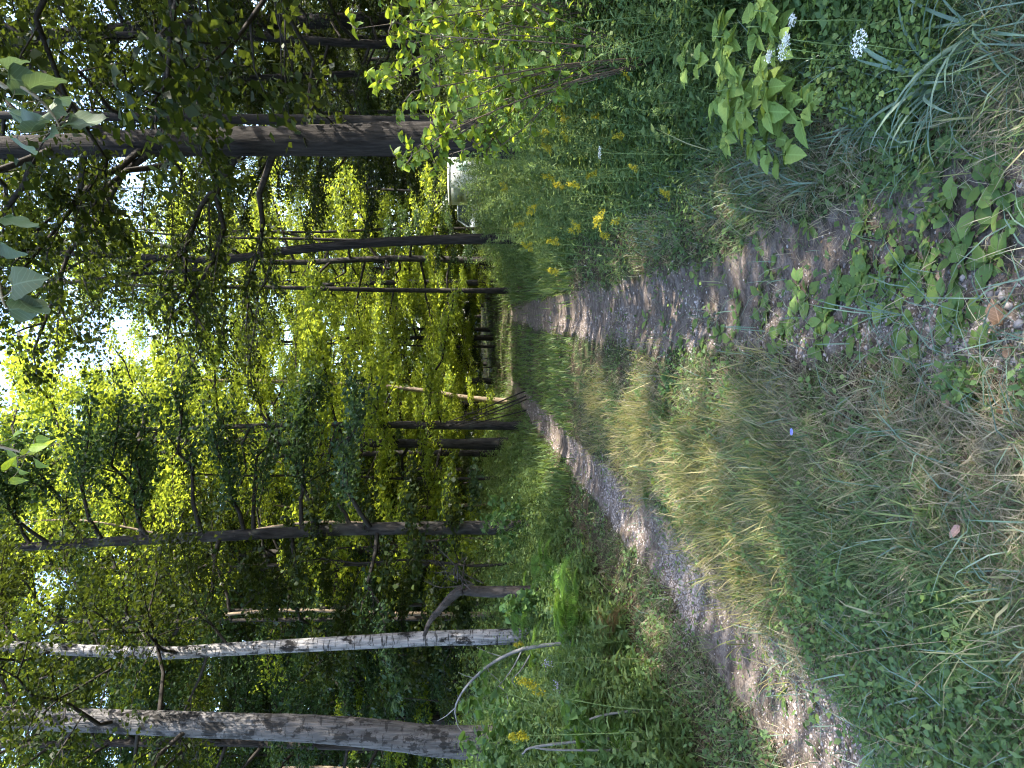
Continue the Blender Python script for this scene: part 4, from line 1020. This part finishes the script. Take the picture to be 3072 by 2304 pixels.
# white umbels
r = rng(1600)
for k, (xd, yd, z, s) in enumerate([(1705, 105, .42, .042), (1865, 95, .34, .042), (1672, 122, .42, .02), (1720, 45, .40, .022), (1300, 330, .72, .04), (1715, 85, .44, .018)]):
    u, v = D(xd, yd); p = stand(u, v, z); g = p.z
    o = empty('wild_carrot', (p.x, p.y, g), r.uniform(0, 6.28)); h = z
    tag(o, ['wild carrot with a wide white flower head above the clover', 'wild carrot with a white flower head beside the coarse grass clump', 'wild carrot with a small tight white flower head', 'wild carrot with a tiny white bud head in the clover', 'wild carrot in white flower among the goldenrod', 'thin wild carrot with a tiny white head touching the wide one'][k], 'flower')
    acc = Acc(); tube(acc, spline([np.zeros(3), np.array([.02, 0, h * .5]), np.array([0, 0, h])], 6), .0018, 4)
    for j in range(12):
        a = j * 2.4; e = np.array([math.cos(a), math.sin(a), 0]) * s * (j / 12) ** .5 + np.array([0, 0, h + .012]); tube(acc, np.array([[0, 0, h - .01], (np.array([0, 0, h]) + e) / 2, e]), .0007, 3, cap=False)
    link('stem', acc.mesh('stem', M['stem']), o)
    m = 170; a = np.arange(m) * 2.39996; rr = s * np.sqrt(np.arange(m) / m)
    P = np.stack([np.cos(a) * rr, np.sin(a) * rr, h + .014 + .004 * r.normal(size=m) - 1.5 * rr ** 2], -1)
    P = P[r.random(m) < .8]; m = len(P)
    vv, q, t = leaves(P, r.uniform(.005, .010, m), r.uniform(0, 6.28, m), r.normal(size=m) * .3, r.normal(size=m) * .3, QUADS['maple'])
    tag(link('flower_head', mesh_np('flower_head', vv, q, t, M['umbel'], False), o), kind='stuff')
    m = 60; P = np.stack([r.normal(size=m) * .05, r.normal(size=m) * .05, r.uniform(.05, .6, m) * h], -1)
    vv, q, t = leaves(P, r.uniform(.015, .03, m), r.uniform(0, 6.28, m), r.normal(size=m) * .4, r.normal(size=m) * .4, LEAF_LANCE)
    tag(link('foliage', mesh_np('foliage', vv, q, t, M['rod'], True), o), kind='stuff')

# the large blue-green grass clump
r = rng(1650)
def long_blade(r, L, w, lean, curl):
    n = 9; ang = lean; p = np.zeros(3); V = []; pts = []
    for k in range(n):
        pts.append(p.copy()); p = p + L / (n - 1) * np.array([math.sin(ang), 0, math.cos(ang)]); ang += curl / (n - 1)
    for k, c in enumerate(pts):
        ww = w * math.sin(math.pi * (.22 + .78 * k / (n - 1))) ** .7 * .5 + .0003
        V += [c + np.array([0, -ww, .25 * ww]), c, c + np.array([0, ww, .25 * ww])]
    q = []
    for k in range(n - 1):
        for j in range(2): i = 3 * k + j; q.append([i, i + 1, i + 4, i + 3])
    return mesh_np('blade', np.array(V), q, None, M['bluegrass'], True)
BL = [long_blade(r, L, w, le, cu) for L, w, le, cu in [(.34, .011, .35, 1.3), (.30, .009, .6, 1.5), (.38, .012, .3, 1.7), (.26, .008, .8, 1.2), (.32, .010, .9, .8), (.22, .007, .4, .9)]]
for k, (xd, yd, n, sc, lab) in enumerate([(2075, 175, 52, 1.0, 'large arching clump of blue green grass at the rut edge'), (2170, 60, 34, .95, 'arching grass clump near the wild carrot, beside the largest clump'),
                                  (1985, 330, 20, .6, 'small spreading tuft of coarse grass at the edge of bare soil'), (1760, 400, 22, .6, 'coarse grass tuft leaning over the rut below the brambles'), (1900, 250, 26, .7, 'coarse grass tuft between brambles and the largest clump'),
                                  (1650, 420, 18, .6, 'coarse grass tuft on the verge next to the green goldenrod')]):
    g = on_ground(*D(xd, yd)); o = empty('grass_clump', g, r.uniform(0, 6.28)); tag(o, lab, 'grass clump')
    for j in range(n):
        link('blade', BL[int(r.integers(6))], o, Matrix.Translation((r.normal() * .02, r.normal() * .02, 0)) @ Matrix.Rotation(r.uniform(0, 6.28), 4, 'Z') @ Matrix.Scale(sc * r.uniform(.7, 1.2), 4))

# ferns
def frond_mesh(seed, mat):
    r = rng(seed); acc = Acc(); n = 14
    s = np.linspace(0, 1, n); rach = np.stack([s * .9, 0 * s, .42 * s - .55 * s ** 2.2], -1)
    tube(acc, rach, np.linspace(.006, .0015, n), 4, cap=False)
    K = 22; ss = np.linspace(.2, .99, K)
    for sg in (-1, 1):
        P = np.stack([np.interp(ss, s, rach[:, c]) for c in range(3)], -1)
        L = .30 * np.sin(np.pi * (.25 + .75 * ss)) ** .8 * 1.05 + .01
        for p, l in zip(P, L):
            m = 7; f = np.linspace(.12, 1, m)
            d = np.array([.42, sg * .9, -.12])
            Q = p + d * (l * f)[:, None]
            for s2 in (-1, 1):
                v, q, t = leaves(Q, l * .26 * (1.15 - f), np.full(m, math.atan2(sg * .9, .42) + s2 * 1.15), np.full(m, -.1) + r.normal(size=m) * .1, np.zeros(m), QUADS['oval'])
                acc.add(v, q, t)
    return acc.mesh('frond', mat, False)
FR = [frond_mesh(1700, M['fern']), frond_mesh(1701, M['fern'])]; FRB = [frond_mesh(1702, M['fernbrown'])]
r = rng(1720)
for k, (xd, yd, z, sc, brown) in enumerate([(1190, 1260, .35, .62, 0), (1215, 1300, .35, .6, 0), (1230, 1345, .34, .6, 0), (1205, 1385, .36, .55, 0), (1175, 1215, .38, .55, 0), (1255, 1310, .3, .5, 0), (1240, 1400, .28, .5, 0), (1295, 1620, .32, .55, 0),
                              (1265, 1590, .35, .5, 0), (1320, 1650, .25, .5, 0), (1285, 1415, .22, .55, 1), (1310, 1385, .15, .5, 1), (1330, 1420, .12, .5, 1), (1140, 1300, .4, .6, 0), (1130, 1360, .4, .6, 0), (1160, 1430, .35, .5, 0)]):
    u, v = D(xd, yd); g = stand(u, v, z)
    o = empty('fern', g, r.uniform(0, 6.28))
    if brown: tag(o, 'withered brown fern collapsed on the leaf litter', 'fern', 'withered ferns')
    elif yd > 1500: tag(o, 'green fern below the left bank goldenrod', 'fern', 'ferns below the goldenrod')
    else: tag(o, 'green fern in the undergrowth below the white birch', 'fern', 'ferns below the birch')
    for j in range(int(r.integers(4, 7))):
        link('frond', (FRB if brown else FR)[int(r.integers(1 if brown else 2))], o, Matrix.Translation((0, 0, z * .95 if not brown else .12)) @ Matrix.Rotation(j * 1.15 + r.normal() * .25, 4, 'Z') @ Matrix.Rotation(-.1 + r.normal() * .2 + (.4 if brown else 0), 4, 'Y') @ Matrix.Scale(sc * r.uniform(.8, 1.2), 4))
    acc = Acc(); tube(acc, np.array([[0, 0, 0], [.005, 0, z * .5], [0, 0, z * .96 if not brown else .12]]), .004, 4); link('stalk', acc.mesh('stalk', M['stem']), o)

# ------------------------------------------------------------------ dead wood, fallen leaves, small flowers
def stick(name, label, cat, pxs, depth, r0, r1, subs=(), mat='deadwood', group=None, seed=0):
    pts = [pix(u, v, depth) for u, v in pxs]
    b = pts[0].copy(); b.z = gz1(b.x, b.y)
    pts[0] = b + Vector((0, 0, r0 * .5))
    path = spline([np.array(p - b) for p in pts], 16); acc = Acc(); tube(acc, path, np.linspace(r0, r1, 16), 7, .06, rng(seed + 1))
    o = empty(name, b); tag(o, label, cat, group); link('stem', acc.mesh('stem', M[mat]), o)
    for sp, dd, a0 in subs:
        acc = Acc(); q = spline([np.array(pix(u, v, depth + dd * k) - b) for k, (u, v) in enumerate(sp)], 9)
        tube(acc, q, np.linspace(a0, .0022, 9), 5, .05, rng(seed + 2)); link('side_branch', acc.mesh('side_branch', M[mat]), o)
    return o
stick('bleached_branch', 'arching bleached white dead branch in front of the grey trunk', 'branch', [(127, 562), (121, 532), (111, 503), (98, 483), (81, 466), (66, 457), (56, 455)], 7.6, .022, .008,
      [([(56, 455), (50, 456), (40, 459), (31, 468)], 0, .008), ([(60, 455), (52, 446), (47, 437)], .05, .006), ([(104, 490), (98, 488), (90, 496), (84, 502)], -.05, .006), ([(111, 503), (115, 490), (121, 476)], .05, .006),
       ([(118, 522), (102, 514), (88, 504), (80, 497), (73, 496)], -.08, .009), ([(82, 499), (76, 506), (66, 508), (56, 506)], -.03, .005), ([(113, 530), (98, 521), (88, 512), (80, 517)], -.08, .008), ([(73, 457), (62, 463), (52, 472), (44, 470)], .04, .006), ([(90, 476), (92, 466), (96, 458)], .04, .005)], seed=1800)
for k, (pxs, d, r0) in enumerate([([(160, 618), (140, 600), (117, 588)], 7.2, .012), ([(170, 590), (158, 580), (150, 572)], 8.4, .014), ([(30, 560), (22, 540), (14, 522)], 5.6, .013), ([(60, 640), (52, 600), (38, 570)], 5.4, .012), ([(16, 600), (18, 560), (20, 535)], 5.2, .011)]):
    stick('dead_stick', ['short bleached stick by the ferns', 'pale stub of dead wood poking from the undergrowth below the birch', 'thin grey dead stick slanting through the left bank bushes', 'grey dead stem leaning among the left bank goldenrod', 'upright dead stem in the shade below the grey trunk'][k], 'stick', pxs, d, r0, r0 * .5, seed=1820 + k)
FL_T = T_leaf([0, .08, .22, .4, .6, .8, 1], [0, .14, .34, .3, .36, .2, 0], .3, -.2, tooth=.1, wave=.04)
for k, (xd, yd, s, mt, lab) in enumerate([
        (2172, 705, .085, 'fallen', 'large brown fallen leaf lying on the gravel'), (1995, 15, .045, 'yellowleaf', 'yellow fallen leaf in the grass beside the arching clump'),
        (1642, 622, .022, 'yellowleaf', 'tiny yellow leaf on the dusty right rut'), (1300, 785, .06, 'pinkleaf', 'curled pinkish brown leaf on the trail crown'),
        (1300, 1588, .06, 'pinkleaf', 'pinkish oval leaf beside the ferns of the left bank'), (2190, 740, .05, 'fallen', 'reddish brown leaf tucked under the dry grass by the large brown one'),
        (1890, 790, .04, 'fallen', 'small brown curled leaf between the rut and the crown grass'), (1420, 1110, .05, 'fallen', 'brown leaf lying on the left rut beside the sunlit grass'),
        (2110, 1135, .05, 'pinkleaf', 'tan curled leaf caught in the long crown grass'), (2130, 1250, .045, 'fallen', 'brown leaf deep in the long crown grass'),
        (2090, 880, .04, 'fallen', 'dark red brown leaf on the edge of the crown grass'), (1680, 705, .03, 'fallen', 'small tan leaf among the plantains'), (1400, 1640, .07, 'yellowleaf', 'cream coloured withered leaf by the left bank ferns')]):
    g = on_ground(*D(xd, yd)); me = leaf_data('fallen_leaf', FL_T if s > .03 else LEAF_OVATE, M[mt])
    tag(link('fallen_leaf', me, None, leaf_matrix(g + Vector((0, 0, .012 if xd > 1600 and yd < 800 else .05)), s, k * 1.9, .12, .15 * (-1) ** k)), lab, 'leaf')
# chicory
g = on_ground(*D(1800, 932)); o = empty('chicory', g); tag(o, 'single blue chicory flower in the crown grass', 'flower')
acc = Acc(); tube(acc, spline([np.zeros(3), np.array([.02, .01, .08]), np.array([0, -.01, .17])], 6), .0018, 4); link('stem', acc.mesh('stem', M['stem']), o)
pm = leaf_data('petal', T_leaf([0, .4, .85, 1], [0, .14, .16, 0], .1, .1), M['chicory'])
for j in range(14): link('petal', pm, o, leaf_matrix(Vector((0, -.01, .172)), .016, j * .449, .25, 0))
# mauve asters on the left bank
for k, (xd, yd) in enumerate([(1182, 1433), (1205, 1482)]):
    u, v = D(xd, yd); p = pix(u, v, 6.6); gg = gz1(p.x, p.y); h = max(.2, p.z - gg)
    o = empty('wild_aster', (p.x, p.y, gg)); tag(o, 'mauve flower cluster in the left bank undergrowth', 'flower', 'mauve flowers on the left bank')
    acc = Acc(); tube(acc, np.array([[0, 0, 0], [.01, 0, h * .5], [0, 0, h]]), .0025, 4); link('stem', acc.mesh('stem', M['stem']), o)
    rr = rng(1850 + k); m = 50; P = np.stack([rr.normal(size=m) * .025, rr.normal(size=m) * .025, h + rr.normal(size=m) * .02], -1)
    vv, q, t = leaves(P, rr.uniform(.01, .02, m), rr.uniform(0, 6.28, m), rr.normal(size=m) * .5, rr.normal(size=m) * .5, QUADS['oval']); tag(link('flower_head', mesh_np('flower_head', vv, q, t, M['aster'], False), o), kind='stuff')

# long grass stalks with seed heads leaning over the crown
r = rng(1900)
for k in range(26):
    xd, yd = [(r.uniform(1900, 2190), r.uniform(1000, 1640)), (r.uniform(1400, 1750), r.uniform(850, 1250)), (r.uniform(1350, 1560), r.uniform(1180, 1330))][k % 3]
    g = on_ground(*D(xd, yd)); L = r.uniform(.28, .5); a = r.uniform(0, 6.28); ln = r.uniform(.25, .6)
    e = np.array([math.cos(a) * L * ln, math.sin(a) * L * ln, L * .85]); path = spline([np.zeros(3), e * np.array([.35, .35, .55]), e], 9)
    acc = Acc(); tube(acc, path, np.linspace(.0016, .0008, 9), 4); o = empty('grass_stalk', g); tag(o, 'long thin grass stalk with a pale seed head on the trail crown', 'grass stalk', 'seeding grass stalks on the trail crown')
    link('stem', acc.mesh('stem', M['straw']), o)
    m = 26; f = r.uniform(.75, 1.03, m)[:, None]; P = path[-1] * f + (path[0]) * (1 - f) + r.normal(size=(m, 3)) * .004; P[:, 2] = path[-1][2] - (1 - f[:, 0]) * L * .5 + r.normal(size=m) * .004
    vv, q, t = leaves(P, r.uniform(.008, .014, m), np.full(m, a) + r.normal(size=m) * .4, np.full(m, .8), r.normal(size=m), T_quad(.14)); tag(link('seed_head', mesh_np('seed_head', vv, q, t, M['straw'], False), o), kind='stuff')

# ------------------------------------------------------------------ twigs hanging into the view from above
M['hang'] = leaf_mat('hanging_leaf', [(.045, .07, .04), (.065, .095, .055), (.09, .12, .075)], (.10, .15, .05), .3, veins=True, spots=.5)
M['lime'] = leaf_mat('lime_leaf', [(.10, .17, .03), (.15, .22, .03)], (.42, .50, .03), .5, veins=True)
LD_H = [leaf_data('leaf', T_leaf([0, .03, .1, .22, .38, .55, .7, .84, .94, 1], [0, .22, .40, .49, .48, .42, .33, .2, .08, 0], f, d, tooth=.03, wave=w), M['hang']) for f, d, w in ((.2, .5, .05), (.55, .3, .04), (-.2, .6, .06))]
LD_L = [leaf_data('leaf', LEAF_OVATE, M['lime'])]
def hanging(label, seed, depth, stem, spots, LD, size, mat):
    r = rng(seed); top = pix(stem[0][0], stem[0][1], depth)
    pts = [top + Vector((2.2, .6, 1.6)), top + Vector((.7, .2, .75))] + [pix(u, v, depth) for u, v in stem]
    o = empty('hanging_branch', top); tag(o, label, 'branch')
    acc = Acc(); tube(acc, spline([np.array(p - top) for p in pts], 24), np.linspace(.012, .002, 24), 6, .05, r); link('twig', acc.mesh('twig', M[mat]), o)
    for (u, v, s) in spots:
        p = pix(u, v, depth + r.normal() * .06) - top
        near = min((pix(a, b, depth) - top for a, b in stem), key=lambda w: (w - p).length)
        acc = Acc(); tube(acc, spline([np.array(near), np.array((near + p) / 2 + Vector((0, 0, -.01))), np.array(p)], 6), .0013, 4, cap=False); lf = link('leaf', LD[int(r.integers(len(LD)))], o, leaf_matrix(p, size * s, r.uniform(0, 6.28), r.normal() * .35 - .75, r.normal() * .4))
        link('leaf_stalk', acc.mesh('leaf_stalk', M[mat]), o)
hanging('vine with large grey green heart shaped leaves hanging before the furrowed trunk', 2000, 2.3, [(700, -20), (685, 15), (668, 40), (650, 55), (640, 60)],
    [(690, 8, 1.1), (678, 28, 1.2), (665, 20, 1.1), (655, 48, 1.2), (648, 68, 1.25), (640, 62, 1.0), (635, 30, 1.1), (700, 4, .8), (625, 18, 1.0), (660, 6, 1.2), (645, 20, 1.0), (632, 50, .8), (672, 52, .9)], LD_H, .085, 'vine')
hanging('twig tip with three broad grey green leaves beside the forked tree', 2010, 2.1, [(540, -30), (500, -6), (470, 2), (460, 6)], [(482, 12, 1.1), (470, 18, 1.2), (458, 8, 1.0), (551, 3, 1.1), (530, -2, 1.0)], LD_H, .085, 'vine')
hanging('twig tip with small lime green leaves above the sunlit maples', 2020, 2.4, [(350, -40), (325, -8), (318, 14), (314, 26)],
    [(320, 6, 1), (312, 20, 1.1), (322, 28, 1), (308, 34, 1), (318, 40, 1.1), (330, 12, 1), (300, 16, .9), (296, 4, 1), (285, 8, .9), (308, 8, 1.0), (328, 34, .8)], LD_L, .062, 'vine')

# ------------------------------------------------------------------ white trailer and van parked in the yard
M['white'] = plain_mat('white_paint', (.8, .8, .79), .4, .5, .06, 2.0)
M['whiteend'] = plain_mat('shaded_white_paint', (.62, .63, .66), .4, .5, .08, 2.0)  # the white with the shade of the trailer's end put into its colour
M['glass'] = plain_mat('dark_glass', (.03, .04, .05), .1, .6, .2, 1.0)
M['rubber'] = plain_mat('tyre_rubber', (.02, .02, .02), .8)
M['red'] = plain_mat('red_stripe', (.55, .06, .07), .5)
M['mint'] = plain_mat('mint_panel', (.50, .66, .60), .3, .5, .1)
M['metal'] = plain_mat('aluminium_trim', (.5, .5, .52), .4, .5, .1, 3.0, .7)
M['silver'] = plain_mat('grey_blue_paint', (.38, .42, .46), .35, .5, .05)
def box(acc, x0, x1, y0, y1, z0, z1, bev=0.0):
    def ring(z, e): return [[x0 + e, y0 + e, z], [x1 - e, y0 + e, z], [x1 - e, y1 - e, z], [x0 + e, y1 - e, z]]
    zs = [(z0, bev), (z0 + bev, 0), (z1 - bev, 0), (z1, bev)] if bev > 0 else [(z0, 0), (z1, 0)]
    V = sum([ring(z, e) for z, e in zs], []); q = []
    for k in range(len(zs) - 1):
        for j in range(4): q.append([4 * k + j, 4 * k + (j + 1) % 4, 4 * k + 4 + (j + 1) % 4, 4 * k + 4 + j])
    q += [[3, 2, 1, 0], [len(V) - 4, len(V) - 3, len(V) - 2, len(V) - 1]]
    acc.add(V, q)
def bmesh_box(name, mat, *b, bev=0.0):
    acc = Acc(); box(acc, *b, bev); return acc.mesh(name, M[mat], False)
def wheel(parent, x, y, rad, w=.18):
    acc = Acc(); th = np.linspace(0, 2 * np.pi, 20, endpoint=False)
    prof = [(rad * .62, -w / 2), (rad * .95, -w / 2), (rad, -w / 3), (rad, w / 3), (rad * .95, w / 2), (rad * .62, w / 2)]
    V = np.array([[x + a * np.cos(t), y + b, rad + a * np.sin(t)] for a, b in prof for t in th]); q = []
    for k in range(5):
        for j in range(20): q.append([20 * k + j, 20 * k + (j + 1) % 20, 20 * k + 20 + (j + 1) % 20, 20 * k + 20 + j])
    acc.add(V, q); wo_ = link('wheel', acc.mesh('wheel', M['rubber']), parent)
    acc = Acc(); V = np.array([[x + rad * .62 * np.cos(t), y - w / 2 + .02, rad + rad * .62 * np.sin(t)] for t in th] + [[x, y - w / 2 - .01, rad]])
    acc.add(V, None, [[j, (j + 1) % 20, 20] for j in range(20)]); link('rim', acc.mesh('rim', M['metal']), wo_)
tx, ty = at_x(583, 31), 31.0
o = empty('box_trailer', (tx, ty, gz1(tx, ty) - .02), math.atan2(.28, .96)); tag(o, 'white box trailer with a sunlit side parked behind the massive furrowed trunk', 'trailer')
link('body', bmesh_box('body', 'white', 0, 3.2, 0, 1.7, .45, 2.15, bev=.05), o)
link('rear_panel', bmesh_box('rear_panel', 'whiteend', -.012, 0.004, .08, 1.62, .53, 2.0), o)
link('rear_window', bmesh_box('rear_window', 'silver', -.03, -.008, .3, 1.4, 1.45, 1.9), o)
link('roof_rail', bmesh_box('roof_rail', 'metal', -.02, 3.22, -.02, 1.72, 2.04, 2.09), o)
link('floor_rail', bmesh_box('floor_rail', 'metal', -.02, 3.22, -.02, 1.72, .41, .49), o)
link('side_window', bmesh_box('side_window', 'mint', .7, 1.2, -.018, .01, 1.3, 1.75), o)
acc = Acc(); acc.add([[1.4, -.006, 1.6], [1.55, -.006, 1.66], [2.1, -.006, 1.36], [1.95, -.006, 1.3]], [[0, 1, 2, 3]]); link('stripe', acc.mesh('stripe', M['red'], False), o)
link('drawbar', bmesh_box('drawbar', 'metal', 3.2, 4.2, 0.75, .95, .40, .48), o)
for wx in (1.2, 2.0): wheel(o, wx, .12, .34); wheel(o, wx, 1.58, .34)
for ly in (.12, 1.48): link('tail_lamp', bmesh_box('tail_lamp', 'red', -.03, -.01, ly, ly + .1, .7, .85), o)
vx, vy = at_x(551, 35), 35.0
o = empty('parked_van', (vx, vy, gz1(vx, vy)), math.atan2(.5, .87)); tag(o, 'grey blue van parked beyond the end of the white trailer', 'van')
acc = Acc(); prof = [(0, .35), (-.05, .95), (.75, 1.15), (1.35, 1.85), (4.3, 1.9), (4.5, 1.2), (4.5, .35)]
V = [[x, y, z] for y in (0, 1.75) for x, z in prof]; n = len(prof)
acc.add(V, [[j, (j + 1) % n, n + (j + 1) % n, n + j] for j in range(n)], [[0, j + 1, j] for j in range(1, n - 1)] + [[n, n + j, n + j + 1] for j in range(1, n - 1)]); link('body', acc.mesh('body', M['silver'], False), o)
acc = Acc(); acc.add([[.80, .12, 1.215], [1.30, .12, 1.80], [1.30, 1.63, 1.80], [.80, 1.63, 1.215]], [[0, 1, 2, 3]]); me = acc.mesh('windscreen', M['glass'], False); link('windscreen', me, o)
link('side_window', bmesh_box('side_window', 'glass', 1.5, 2.6, -.012, .01, 1.25, 1.7), o)
for ly in (.12, 1.4): link('headlight', bmesh_box('headlight', 'whiteend', -.07, -.02, ly, ly + .25, .72, .88), o)
for wx in (.85, 3.6): wheel(o, wx, .1, .32); wheel(o, wx, 1.65, .32)
